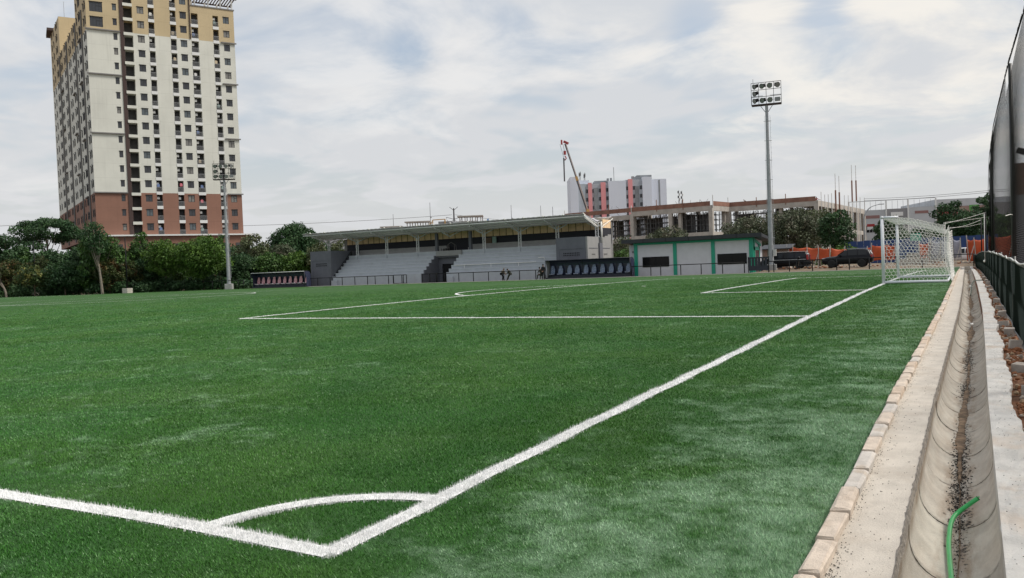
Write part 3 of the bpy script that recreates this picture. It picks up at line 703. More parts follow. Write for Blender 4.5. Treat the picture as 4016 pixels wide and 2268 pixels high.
wb(MB().box(-35.08, -35.05, 82.35, 84.9, 3.38, 3.46).box(-35.08, -35.05, 86.2, 88.7, 3.38, 3.46), 'band', M_SLATE, st)
wb(MB().box(-35.32, -35.06, 88.98, 89.5, 0, 3.95), 'rear_pilaster', M_SIDE, st)
def vents(x0, x1, z0, z1, n, rows_, face, yy):
    fr = MB(); ho = MB()
    for r in range(rows_):
        for i in range(n):
            a = x0+(x1-x0)*i/n; b = x0+(x1-x0)*(i+1)/n; c = z0+(z1-z0)*r/rows_; d = z0+(z1-z0)*(r+1)/rows_; k = (b-a)*.18; h = (d-c)*.18
            if face == 'y': ho.box(a+k, b-k, yy-.012, yy, c+h, d-h); ho.box(a+k, a+k*2.4, yy-.016, yy, c+h, d-h) if False else None
            else: ho.box(yy, yy+.012, a+k, b-k, c+h, d-h)
    if face == 'y': fr.box(x0-.04, x1+.04, yy-.008, yy-.002, z0-.04, z1+.04)
    else: fr.box(yy+.002, yy+.008, x0-.04, x1+.04, z0-.04, z1+.04)
    wb(fr, 'vent_block', M_SIDE if face == 'x' else M_SLATE, st); wb(ho, 'vent_hole', M_VOID, st)
vents(-76.44, -74.38, 2.67, 3.18, 10, 2, 'y', 81.99); vents(-38.2, -36.07, 2.56, 3.02, 10, 2, 'y', 81.99)
vents(83.1, 84.1, 2.59, 2.8, 5, 1, 'x', -35.08); vents(86.67, 87.75, 2.58, 2.82, 5, 1, 'x', -35.08)
# rear wall: black band and tan boards
wb(MB().box(-76.7, -35.12, 89.0, 89.2, 4.6, 5.76), 'rear_band', M_DARKP, st)
wb(MB().box(-58.7, -51.0, 88.86, 88.99, 3.4, 5.74), 'box_back_wall', M_DARKP, st)
wb(MB().box(-77.4, -35.0, 89.22, 89.4, 0, 6.6), 'rear_wall', M_SIDE, st)
x = -76.7
while x < -35.3:
    x1 = min(x+.985, -35.14); wb(MB().box(x+.02, x1-.02, 89.06, 89.16, 5.78, 6.9), 'wall_board', M_TAN, st); wb(MB().box(x1-.03, x1+.03, 89.02, 89.12, 5.77, 6.9), 'batten', M_BATT, st); x += 1.0
for i in range(9):
    wb(MB().box(-35.20, -35.09, 86.7+.27*i, 86.7+.27*i+.255, 5.86, 6.86), 'wall_board', M_TAN, st)
wb(MB().box(-35.22, -35.1, 86.4, 89.05, 4.95, 5.86), 'side_band', M_DARKP, st)
for x in (-58.9, -53.6): wb(MB().box(x-.18, x+.18, 86.2, 86.55, 3.9, 6.5), 'pier', M_SLATE, st)
wb(MB().box(-52.9, -51.8, 88.7, 88.85, 4.1, 5.6), 'inner_door', mat('door_brown', (.13, .085, .05), .6), st)
wb(MB().box(-51.7, -51.1, 88.7, 88.85, 4.6, 5.7), 'notice_panel', mat('notice_green', (.25, .38, .33), .5), st)
# columns, trusses, roof
CXS = [-77.5+5.24*k for k in range(9)]
def zr(y): return 6.55+(86.2-y)*.205 if y < 86.2 else 6.55+(y-86.2)*.165
for k, x in enumerate(CXS):
    if k != 4:
        zb = 4.05 if 0 < k < 8 else 4.78
        mb = MB()
        for s_ in (-.17, .17): mb.tube([(x+s_, 86, zb), (x+s_, 86, 6.5)], .065, 10)
        z = zb+.1
        while z < 6.2: mb.bar((x-.17, 86, z), (x+.17, 86, z+.22), .03); mb.bar((x+.17, 86, z+.22), (x-.17, 86, z+.44), .03); z += .44
        mb.box(x-.28, x+.28, 85.85, 86.15, zb-.02, zb+.05)
        wb(mb, 'column', M_STEEL, st)
        if 0 < k < 8: wb(MB().box(x-.3, x+.3, 85.5, 86.25, 3.45, 4.03), 'plinth', M_TERR, st)
    mb = MB()
    a, b = Vector((x, 86, 5.95)), Vector((x, 82.6, 6.92)); c, d = Vector((x, 86, 6.42)), Vector((x, 82.4, zr(82.4)-.14))
    mb.bar(a, b, .09, .09).bar(c, d, .09, .09)
    for i in range(1, 7): t = i/6.5; mb.bar(a.lerp(b, t), c.lerp(d, t), .045); mb.bar(a.lerp(b, t), c.lerp(d, (i-1)/6.5), .035)
    mb.bar((x, 86, 5.95), (x, 90.2, zr(90.2)-.1), .08).bar((x, 86, 6.4), (x, 90.6, zr(90.6)-.12), .08)
    for s_ in (-1, 1): mb.bar((x, 86, 5.9), (x+s_*1.3, 86.1, 6.5), .06)
    wb(mb, 'roof_truss', M_STEEL, st)
mb = MB(); xr = np.arange(-79.0, -35.35, .35)
for (ya, yb) in ((82.3, 86.2), (86.2, 90.7)):
    for i, x in enumerate(xr[:-1]):
        h = .022 if i % 2 else 0; p = [(x, ya, zr(ya)+h), (x+.35, ya, zr(ya)+h), (x+.35, yb, zr(yb)+h), (x, yb, zr(yb)+h)]
        mb.add(p+[(q[0], q[1], q[2]+.05) for q in p], [(0,3,2,1),(4,5,6,7),(0,1,5,4),(1,2,6,5),(2,3,7,6),(3,0,4,7)])
wb(mb, 'roof_sheet', M_ROOFS, st)
for y in (83.2, 84.2, 85.2, 87.5, 89.0): wb(MB().bar((-79, y, zr(y)-.07), (-35.4, y, zr(y)-.07), .07, .09), 'purlin', M_STEEL if y > 84 else M_STEEL, st)
wb(MB().tube([(-79.1, 82.55, 7.12), (-35.5, 82.55, 7.12)], .075, 10), 'front_pipe', M_STEEL, st, smooth=True)
x = -77.5
while x < -35.3:
    wb(MB().bar((x, 82.75, 7.20), (x, 82.18, 7.47), .09, .11), 'rafter_end', M_MEMB, st); x += 2.62
# white membrane closing the right roof end
mb = MB(); n = 14; up = []; lo = []
for i in range(n+1):
    t = i/n; y = 85.2+5.6*t; up.append((y, 6.98+.30*t)); lo.append((y, 6.98+.28*t-.42*math.sin(math.pi*t)**.8*(1-.35*t)))
for i in range(n):
    a, b, c, d = up[i], up[i+1], lo[i+1], lo[i]
    for xx, fl in ((-35.25, 0), (-35.33, 1)):
        f = [(xx, *a), (xx, *b), (xx-.25, *c), (xx-.25, *d)]; mb.face(f if fl else f[::-1])
wb(mb, 'end_membrane', M_MEMB, st, smooth=True)
wb(MB().tube([(-35.0, 86.05, 4.03), (-35.0, 86.05, 6.55)], .10, 14), 'end_post', M_MEMB, st, smooth=True)
wb(MB().bar((-35.0, 86.05, 5.9), (-35.1, 89.9, 7.05), .07).bar((-35.4, 86.0, 5.95), (-35.4, 82.5, 6.95), .09), 'end_brace', M_MEMB, st)
# rails
mb = MB()
for z in (1.0, .72): mb.tube([(-73.45, 81.9, z), (-73.45, 86.1, z+3.75)], .035, 8)
for k in range(5): y = 81.9+k*1.05; mb.tube([(-73.45, y, .1+k*.9), (-73.45, y, 1.0+k*.94)], .035, 8)
wb(mb, 'stair_rail', M_BLACK, st)
mb = MB().tube([(-54.0, 82.95, 2.1), (-42.3, 82.95, 2.1)], .035, 8).tube([(-42.2, 83.4, 2.6), (-41.4, 83.4, 2.6), (-41.4, 83.4, 2.35)], .035, 8)
for x in (-52.5, -48.6, -44.7): mb.tube([(x, 82.95, 1.7), (x, 82.95, 2.1)], .03, 6)
wb(mb, 'white_rail', M_MEMB, st)
# arch and clutter in the upper box
mb = MB()
for x0 in (-57.6, -56.5): mb.bar((x0-.06, 87, 4.0), (x0+.0, 87, 4.9), .05).bar((x0+.1, 87.3, 4.0), (x0+.05, 87.2, 4.9), .05)
mb.bar((-57.6, 87, 4.9), (-57.05, 87, 5.2), .05).bar((-57.05, 87, 5.2), (-56.5, 87, 4.9), .05)
ar = mb.build('metal_arch', mat('arch_grey', (.16, .15, .15), .6)); tag(ar, 'small grey metal arch frame standing in the dark upper box of the grandstand', 'frame')
tb = thing('table', 'pale table at the left of the dark upper box in the grandstand', 'table', (-57.9, 86.7, 3.4))
MB().box(-.4, .5, -.3, .3, 1.05, 1.12).build('top', M_TERRU, tb)
for a, b in ((-.35, -.25), (.45, -.25), (-.35, .25), (.45, .25)): MB().box(a-.02, a+.02, b-.02, b+.02, 0, 1.05).build('leg', M_BLACK, tb)
# ------------------------------------------------------------------ dugouts
M_POLY = mat('tinted_panel', (.038, .043, .080), .25, var=.1, spec=.5); M_DFR = mat('dug_frame', (.016, .018, .030), .5)
def seat_mats(c, c2): return mat('seat_wrap', c, .35, var=.35, scale=9), mat('seat_pad', c2, .4, var=.3, scale=9)
def dugout(label, loc, W_, mats):
    t = thing('dugout', label, 'dugout', loc)
    prof = [(0, 2.10), (.55, 2.13), (.85, 2.08), (1.05, 1.95), (1.17, 1.75), (1.22, 1.5), (1.25, .05)]
    n = 5
    for i in range(n):
        x0, x1 = W_*i/n+.03, W_*(i+1)/n-.03; mb = MB()
        for a, b in zip(prof[:-1], prof[1:]):
            mb.face([(x0, *a), (x1, *a), (x1, *b), (x0, *b)]); mb.face([(x0, b[0]+.02, b[1]), (x1, b[0]+.02, b[1]), (x1, a[0]+.02, a[1]+.02), (x0, a[0]+.02, a[1]+.02)])
        mb.build('shell_panel', M_POLY, t, True)
    for i in range(n+1):
        x = W_*i/n; MB().tube([(x, p[0]+.01, p[1]) for p in prof], .035, 8).build('rib', M_DFR, t, True)
    for x in (0, W_):
        poly = [(0.02, .25)]+[(p[0], p[1]) for p in prof]+[(1.22, .25)] if False else [(.35, .1), (.35, 1.2), (.05, 2.08)]+[(p[0]-.02, p[1]-.02) for p in prof[1:]]
        MB().prism(poly, 'x', x-.012, x+.012).build('end_panel', M_POLY if x or not mats[2] else M_SIDE, t)
        MB().tube([(x, 0, 0), (x, 0, 2.1)], .035, 8).build('front_post', M_DFR, t, True)
    MB().tube([(0, 0, 2.1), (W_, 0, 2.1)], .04, 8).build('front_beam', M_DFR if mats[2] else M_STEEL, t, True)
    MB().bar((0, 1.2, 1.35), (W_, 1.2, 1.35), .05).bar((0, 1.2, .8), (W_, 1.2, .8), .05).build('back_rail', M_DFR, t)
    MB().box(0, W_, .0, 1.2, 0, .16).box(.1, W_-.1, .5, .95, .16, .34).build('plinth', M_DFR, t, bevel=.02)
    bk = MB()
    for k, (wz, z) in enumerate(((.20, .46), (.23, .62), (.235, .85), (.215, 1.05), (.15, 1.15), (.155, 1.27), (.12, 1.36), (.04, 1.40))):
        y = .86+(z-.46)*.16
        for a in (-1, -.6, .6, 1): bk.v.append((a*wz, y-(.05 if abs(a) == 1 else 0), z))
        for a in (1, .6, -.6, -1): bk.v.append((a*wz*.95, y+.07, z))
    nr = 8
    for k in range(7):
        for i in range(8): bk.f.append((k*8+i, k*8+(i+1) % 8, (k+1)*8+(i+1) % 8, (k+1)*8+i)); bk.m.append(0)
    bk.f += [tuple(range(8))[::-1], tuple(range(56, 64))]; bk.m += [0, 0]
    bme = bk.mesh('backrest', mats[0], True)
    cu = MB()
    for k, (y, wz, z, th_) in enumerate(((.34, .16, .50, .05), (.40, .22, .52, .09), (.6, .24, .47, .11), (.88, .22, .46, .11))):
        for a in (-1, -.7, .7, 1): cu.v.append((a*wz, y, z+(.045 if abs(a) == 1 else 0)))
        for a in (1, .7, -.7, -1): cu.v.append((a*wz, y, z-th_))
    for k in range(3):
        for i in range(8): cu.f.append((k*8+i, k*8+(i+1) % 8, (k+1)*8+(i+1) % 8, (k+1)*8+i)); cu.m.append(0)
    cu.f += [tuple(range(8))[::-1], tuple(range(24, 32))]; cu.m += [0, 0]
    cme = cu.mesh('cushion', mats[1], True)
    for k in range(10):
        s_ = link('seat', None, t, (W_*(k+.5)/10, 0, .02)); s_.rotation_euler[2] = rnd.uniform(-.06, .06); s_.scale = (1.2, 1.0, 1.06)
        link('backrest', bme, s_); link('cushion', cme, s_)
    return t
bl = seat_mats((.17, .215, .32), (.26, .29, .37)); rd = seat_mats((.60, .30, .33), (.70, .62, .63))
dugout('dark dugout with ten blue plastic-wrapped seats in front of the grandstand', (-39.5, 79.9, .03), 10.3, (*bl, True))
dugout('dark dugout with ten red and white seats left of the grandstand', (-85.9, 78.9, .03), 10.2, (*rd, False))
# ------------------------------------------------------------------ white clubhouse with green columns
M_CLUB = mat('club_white', (.58, .58, .61), .75, var=.04, scale=1.5, dirt=(.46, .46, .47), dscale=.5, damt=.35); M_GREEN = mat('club_green', (.010, .30, .19), .5, var=.06)
M_ROOFB = mat('club_roof', (.020, .022, .028), .5, var=.1); M_GLASS = mat('dark_glass', (.010, .010, .011), .10, var=0, spec=.15)
cl = thing('clubhouse', 'low white building with green columns and a dark flat roof', 'building', (-23.2, 83, 0))
wb(MB().box(-29.7, -16.8, 83.05, 87.5, 0, 3.6), 'wall', M_CLUB, cl)
wb(MB().box(-30.7, -29.72, 83.7, 87.5, 0, 3.5), 'side_wing', M_CLUB, cl)
for x in (-29.66, -25.15, -20.95, -16.95): wb(MB().box(x-.20, x+.20, 82.97, 83.3, 0, 3.45), 'column', M_GREEN, cl)
wb(MB().box(-29.9, -16.72, 82.94, 83.35, 3.45, 3.68), 'beam', M_GREEN, cl)
wb(MB().box(-16.78, -16.68, 83.36, 83.7, 0, 3.3).box(-16.78, -16.68, 85.6, 85.9, 0, 3.0).box(-16.78, -16.68, 83.36, 85.9, 2.35, 2.72), 'side_frame', M_GREEN, cl)
wb(MB().prism([(83.3, 3.35), (83.3, 3.66), (86.4, 3.05), (86.4, 2.8)], 'x', -16.78, -16.66), 'gable_beam', M_GREEN, cl)
dr = wb(MB().box(-16.77, -16.72, 83.72, 85.58, 0.1, 2.34), 'glass_door', mat('door_glass', (.10, .11, .12), .08, var=0), cl)
wb(MB().box(-16.73, -16.70, 83.72, 83.78, .1, 2.34).box(-16.73, -16.70, 84.3, 84.36, .1, 2.34).box(-16.73, -16.70, 84.9, 84.96, .1, 2.34).box(-16.73, -16.70, 85.5, 85.56, .1, 2.34), 'door_frame', M_BLACK, cl)
wb(MB().prism([(82.35, 3.72), (82.35, 4.10), (88.6, 3.55), (88.6, 3.3)], 'x', -31.0, -15.75), 'roof', M_ROOFB, cl, bevel=.02)
wb(MB().box(-31.05, -15.7, 82.25, 82.34, 3.70, 4.12), 'fascia', M_ROOFB, cl)
for i in range(1, 6): x = -31.05+15.35*i/6; wb(MB().box(x-.02, x+.02, 82.22, 82.25, 3.7, 4.11), 'fascia_joint', M_VOID, cl)
for (x0, x1) in ((-28.9, -25.85), (-20.5, -17.42)):
    wn = wb(MB().box(x0, x1, 82.99, 83.05, .98, 1.05).box(x0, x1, 82.99, 83.05, 2.03, 2.1).box(x0, x0+.07, 82.99, 83.05, 1.05, 2.03).box(x1-.07, x1, 82.99, 83.05, 1.05, 2.03).box((x0+x1)/2-.03, (x0+x1)/2+.03, 82.992, 83.05, 1.05, 2.03), 'window', M_BLACK, cl)
    for a, b in ((x0+.07, (x0+x1)/2-.03), ((x0+x1)/2+.03, x1-.07)): wb(MB().box(a, b, 83.015, 83.045, 1.05, 2.03), 'pane', M_GLASS, cl)
for i in range(4): wb(MB().box(-30.35+.12*i, -30.27+.12*i, 83.685, 83.7, 2.62, 2.72).box(-30.35+.12*i, -30.27+.12*i, 83.685, 83.7, 2.76, 2.84), 'vent_hole', M_VOID, cl)
# ------------------------------------------------------------------ far rail fences
def rail_fence(label, xs, y, top=1.12, cat='fence', gate=False):
    t = thing('rail_fence', label, cat, (xs[0], y, 0))
    for x in xs: MB().tube([(x-xs[0], 0, -.05), (x-xs[0], 0, top+.02)], .05, 8).build('post', M_BLACK, t, True)
    for z in (top,)+((.08,) if gate else ()): MB().tube([(0, 0, z), (xs[-1]-xs[0], 0, z)], .042, 8).build('rail', M_BLACK, t, True)
    return t
rail_fence('black rail fence in front of the left half of the grandstand', [-76.0, -74.36, -72.14, -70.03, -67.85, -65.71, -64.45, -62.27, -61.5], 80)
rail_fence('open black gate leaf in the fence before the left terrace', [-61.4, -60.08, -59.85, -59.34], 79.95, 1.14, 'gate', True)
rail_fence('black gate leaf in the fence before the grandstand tunnel', [-56.88, -55.76, -54.76], 79.95, 1.14, 'gate', True)
rail_fence('black rail fence in front of the right half of the grandstand', [-54.7, -53.57, -51.47, -49.37, -47.23, -45.11, -42.99, -40.85, -39.7], 80)
rail_fence('black rail fence in front of the white clubhouse', [-29.08, -28.92, -26.9, -25.8, -23.6, -21.42, -19.19, -16.98], 80)
rail_fence('black rail fence in front of the parked cars', [-14.59, -14.09, -12.59, -10.43, -8.23, -7.1, -5.35, -3.0, -.9, 1.2, 3.2], 80)
rail_fence('black rail fence by the left floodlight and dugout', [-104.4, -103.3, -101.3, -99.17, -97.07, -94.94, -92.82, -90.76, -87.52, -86.4], 78, 1.25)
gt = thing('entrance_gate', 'black steel gate with open slots beside the clubhouse', 'gate', (-16.55, 80.1, .25))
MB().box(0, 1.95, -.03, .03, 0, .5).box(0, 1.95, -.03, .03, 1.22, 1.36).build('panel', M_DFR, gt)
for x in (0, .3, .62, .94, 1.26, 1.58): MB().box(x, x+(.22), -.028, .028, .5, 1.22).build('slat', M_DFR, gt)
for x in (-.04, 1.97): MB().box(x-.03, x+.03, -.04, .04, -.3, 1.4).build('post', M_BLACK, gt)
MB().box(1.98, 2.0, -.02, .02, 0, 1.36).build('hinge', M_BLACK, gt)
# low mesh fence along the trees on the left
pa, pb2 = Vector((-104.6, 78, 0)), Vector((-131, 66.5, 0))
lf = thing('boundary_fence', 'low dark mesh fence along the foot of the left trees', 'fence', pa)
dd = (pb2-pa); Lf = dd.length; dd.normalize(); mb = MB(); u = -1.5
while u < Lf:
    for s_ in (-1, 1):
        a, b = max(0, min(Lf, u)), max(0, min(Lf, u+s_*1.5))
        if abs(a-b) > .2: mb.tube([dd*a+Vector((0, 0, .02 if a == u else .7)), dd*b+Vector((0, 0, 1.5 if b == u+s_*1.5 else .8))], .006, 3, cap=False)
    u += .12
tag(mb.build('wire_mesh', M_WIRE, lf), kind='stuff')
for k in range(12): MB().tube([dd*(Lf*k/11), dd*(Lf*k/11)+Vector((0, 0, 1.55))], .05, 8).build('post', M_WIRE, lf, True)
MB().tube([Vector((0, 0, 1.52)), dd*Lf+Vector((0, 0, 1.52))], .035, 6).build('rail', M_WIRE, lf)
# pale concrete edging along the far side
mb = MB()
for i in range(60): x = -86+1.5*i; mb.box(x+.01, x+1.49, 79.45, 79.7, -.1, .045+rnd.uniform(-.004, .004))
tag(mb.build('far_edging', mat('edging', (.5, .48, .44), .9)), kind='structure')
# ------------------------------------------------------------------ floodlight masts
M_LAMPG = mat('lamp_glass', (.20, .21, .21), .15, var=.1, spec=.6); M_LAMPB = mat('lamp_body', (.010, .010, .012), .6, spec=.2); M_FOOT = mat('mast_footing', (.33, .33, .32), .9, bump=.3, bscale=20)
def mast(label, loc, hb, aim, rz):
    t = thing('floodlight_mast', label, 'floodlight', loc, rz)
    MB().obox((0, 0, .33), (1.05, 1.05, .9), None, 0, .96).build('footing', M_FOOT, t, bevel=.03)
    MB().lathe([(.36, .78), (.36, .83)], 16).build('base_plate', M_GALV, t)
    zz = [.8, hb*.36, hb*.36, hb*.37, hb*.37, hb*.70, hb*.70, hb]; rr = [.27, .225, .25, .25, .22, .185, .17, .145]
    mb = MB(); mb.lathe(list(zip(rr, zz)), 28); mb.build('pole', M_GALV, t)
    mb = MB(); 
    for x in (.36, .36): pass
    mb.tube([(.36, -.12, 1.6), (.30, -.12, hb-1.2)], .012, 5).tube([(.36, .12, 1.6), (.30, .12, hb-1.2)], .012, 5).tube([(-.30, -.1, hb*.35), (-.22, -.1, hb-1.2)], .010, 5)
    z = 1.8
    while z < hb-1.2: mb.tube([(.36, -.12, z), (.36, .12, z)], .010, 5); z += .5
    mb.build('ladder', M_GALV, t)
    z = 3.5
    while z < hb-1:
        MB().tube([(.18+.22*math.cos(a)*1.0, .0+.17*math.sin(a), z) for a in np.linspace(-2.2, 2.2, 12)], .018, 5).tube([(-.34, -.08, z), (-.1, -.08, z)], .018, 5).build('ladder_hoop', M_GALV, t); z += 2.0
    W2, Hh = 1.46, 2.2; mb = MB()
    for i in range(5): x = -W2+2*W2*i/4; mb.bar((x, -.25, hb-.05), (x, -.25, hb+Hh), .045)
    for z in (hb, hb+.76, hb+1.47, hb+Hh): mb.bar((-W2, -.25, z), (W2, -.25, z), .045)
    for x in (-W2, W2): mb.bar((x, -.25, hb), (x, .35, hb), .045).bar((x, .35, hb), (x, .35, hb+.95), .035).bar((x, -.25, hb+.95), (x, .35, hb+.95), .035)
    mb.bar((-W2, .35, hb+.95), (-.35, .35, hb+.95), .035).bar((.35, .35, hb+.95), (W2, .35, hb+.95), .035).bar((-W2, .35, hb+.5), (W2, .35, hb+.5), .03)
    mb.build('lamp_frame', M_BLACK, t)
    MB().box(-W2, W2, -.28, .4, hb-.1, hb-.03).build('platform', mat('platform', (.05, .03, .03), .7), t)
    MB().bar((-.62, 0, hb-.1), (0, 0, hb-1.0), .06).bar((.62, 0, hb-.1), (0, 0, hb-1.0), .06).build('brace', M_GALV, t)
    MB().tube([(-W2+.2, -.2, hb+Hh), (-W2+.2, -.2, hb+Hh+.45)], .02, 6).build('lightning_rod', M_BLACK, t)
    spots = [(c, 2) for c in range(4)]+[(0, 1)]+[(c, 0) for c in range(3)]
    for c, r in spots:
        x = -W2+2*W2*(c+.5)/4; z = hb+.38+(.73*r)
        ax = aim[c]; d = Vector((math.sin(ax), -math.cos(ax), -.35)).normalized(); q = d.to_track_quat('Z', 'Y').to_matrix()
        lp = link('lamp', None, t, (x, -.28, z))
        MB().lathe([(.10, -.30), (.16, -.26), (.20, -.05), (.265, .08), (.275, .12)], 16, (0, 0, 0), q).obox(q @ Vector((0, 0, -.16)), (.42, .34, .26), q).build('housing', M_LAMPB, lp)
        MB().lathe([(.25, .115), (.25, .128)], 16, (0, 0, 0), q).build('lens', M_LAMPG, lp)
    x = -W2+2*W2*3.5/4; bx_ = link('control_box', None, t, (x, -.22, hb+.38)); MB().box(-.27, .27, -.06, .10, -.2, .2).build('panel', M_LAMPG, bx_)
    return t
mast('tall grey floodlight mast beside the parked cars', (-14.93, 83, .02), 17.25, (-.9, -.5, -.1, .35), R(10))
mast('tall grey floodlight mast in front of the apartment tower', (-89.6, 78.2, .0), 15.75, (-.2, .2, .5, .8), R(35))
bx = MB().box(-.15, .15, -.1, .1, -.35, .35).build('meter_box', mat('meter', (.5, .5, .48), .6), loc=(-14.52, 82.8, 2.0)); tag(bx, 'small grey control box on the right floodlight mast', 'box')
# ------------------------------------------------------------------ apartment tower
def facade(mb, o, eu, out, W_, z0, z1, ops, mi=0):
    """wall from o along eu, W_ wide, z0..z1, with openings (u0,u1,za,zb,depth) cut out and their reveals"""
    o, eu, out = Vector(o), Vector(eu), Vector(out)
    us = sorted({0., W_, *[u for q in ops for u in q[:2] if 0 < u < W_]}); zs = sorted({z0, z1, *[z for q in ops for z in q[2:4] if z0 < z < z1]})
    P = lambda u, z, d=0.0: o+eu*u-out*d+Vector((0, 0, z))
    for i in range(len(us)-1):
        uc = (us[i]+us[i+1])/2; cut = [q for q in ops if q[0] < uc < q[1]]; zrun = None
        for j in range(len(zs)-1):
            zc_ = (zs[j]+zs[j+1])/2; hole = any(q[2] < zc_ < q[3] for q in cut)
            if not hole:
                if zrun is None: zrun = zs[j]
            if (hole or j == len(zs)-2) and zrun is not None:
                ze = zs[j] if hole else zs[j+1]; mb.face([P(us[i], zrun), P(us[i+1], zrun), P(us[i+1], ze), P(us[i], ze)], mi); zrun = None
    for u0, u1, za, zb, d in ops:
        if za < z0-1e-6 or zb > z1+1e-6: continue
        mb.face([P(u0, za), P(u0, za, d), P(u0, zb, d), P(u0, zb)], mi); mb.face([P(u1, za, d), P(u1, za), P(u1, zb), P(u1, zb, d)], mi)
        mb.face([P(u0, za), P(u1, za), P(u1, za, d), P(u0, za, d)], mi); mb.face([P(u0, zb, d), P(u1, zb, d), P(u1, zb), P(u0, zb)], mi)
def tower_mat(name, c, joint=.8):
    mt = mat(name, c, .85, var=.05, scale=.25, dirt=tuple(x*.82 for x in c), dscale=.12, damt=.35)
    t = NT(mt.node_tree); b = mt.node_tree.nodes['Principled BSDF']; s0 = b.inputs['Base Color'].links[0].from_socket
    ge = t.n('ShaderNodeTexCoord').outputs['Object']; x, y, z = t.xyz(ge)
    f = t.math('FRACT', t.math('DIVIDE', t.math('SUBTRACT', z, 20.20), 3.02)); ln = t.math('LESS_THAN', f, .018)
    stn = t.math('MULTIPLY', t.ss(t.noise(t.vmath('MULTIPLY', ge, (1.6, 1.6, .07)), 1.0, 5, .65), .50, .72), .28)
    s0 = t.mix(stn, s0, tuple(q*.62 for q in c))
    mt.node_tree.links.new(t.mix(t.math('MULTIPLY', ln, .35), s0, tuple(q*.5 for q in c)), b.inputs['Base Color']); return mt
M_CREAM = tower_mat('tower_cream', (.62, .625, .565)); M_BRICK = tower_mat('tower_brick', (.25, .13, .092)); M_BUFF = tower_mat('tower_buff', (.50, .405, .25))
M_PIER = mat('tower_pier', (.060, .038, .034), .85, var=.08, scale=.4); M_CORN = mat('cornice', (.19, .185, .18), .85, var=.1, scale=.5)
M_TW = mat('balcony_white', (.68, .69, .68), .8, var=.04); M_WFR = mat('window_frame', (.02, .021, .023), .5)
G_WIN = [mat('window_dark', (.045, .048, .055), .12, var=0, spec=.5), mat('window_curtain', (.20, .195, .18), .25, var=.1, scale=2), mat('window_sheen', (.09, .11, .12), .06, var=0, spec=.7)]
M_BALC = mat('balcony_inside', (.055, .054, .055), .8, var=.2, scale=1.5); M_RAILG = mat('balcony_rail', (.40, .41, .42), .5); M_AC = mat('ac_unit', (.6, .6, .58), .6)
tw = thing('apartment_tower', 'tall cream and brick-red apartment tower behind the trees on the left', 'building', (-151.98, 99.8, 0), R(60.43))
F0, ST = 20.24, 3.02
gd = Vector((math.cos(R(93.66)), math.sin(R(93.66)), 0)); gout = Vector((-gd.y, gd.x, 0))
WINF = [(4.89, 5.63, 1.24, 2.54), (9.52, 10.80, 1.20, 2.60), (17.92, 19.2, 1.20, 2.60), (26.82, 28.09, 1.2, 2.6)]
BAL = [(11.68, 12.8), (15.94, 17.09), (20.12, 21.58), (24.67, 25.83)]
SH = (6.95, 8.6)
LW_ = [.6, 2.6, 8.6, 10.0, 13.2, 19.0, 21.3, 25.6, 28.0, 34.6, 36.8, 42.0, 44.2, 50.0, 52.0, 57.5, 61.5]
def zones(k):  # storey index -> material
    return M_BRICK if k < 0 else (M_CREAM if k < 11 else M_BUFF)
front_ops, left_ops = {}, {}
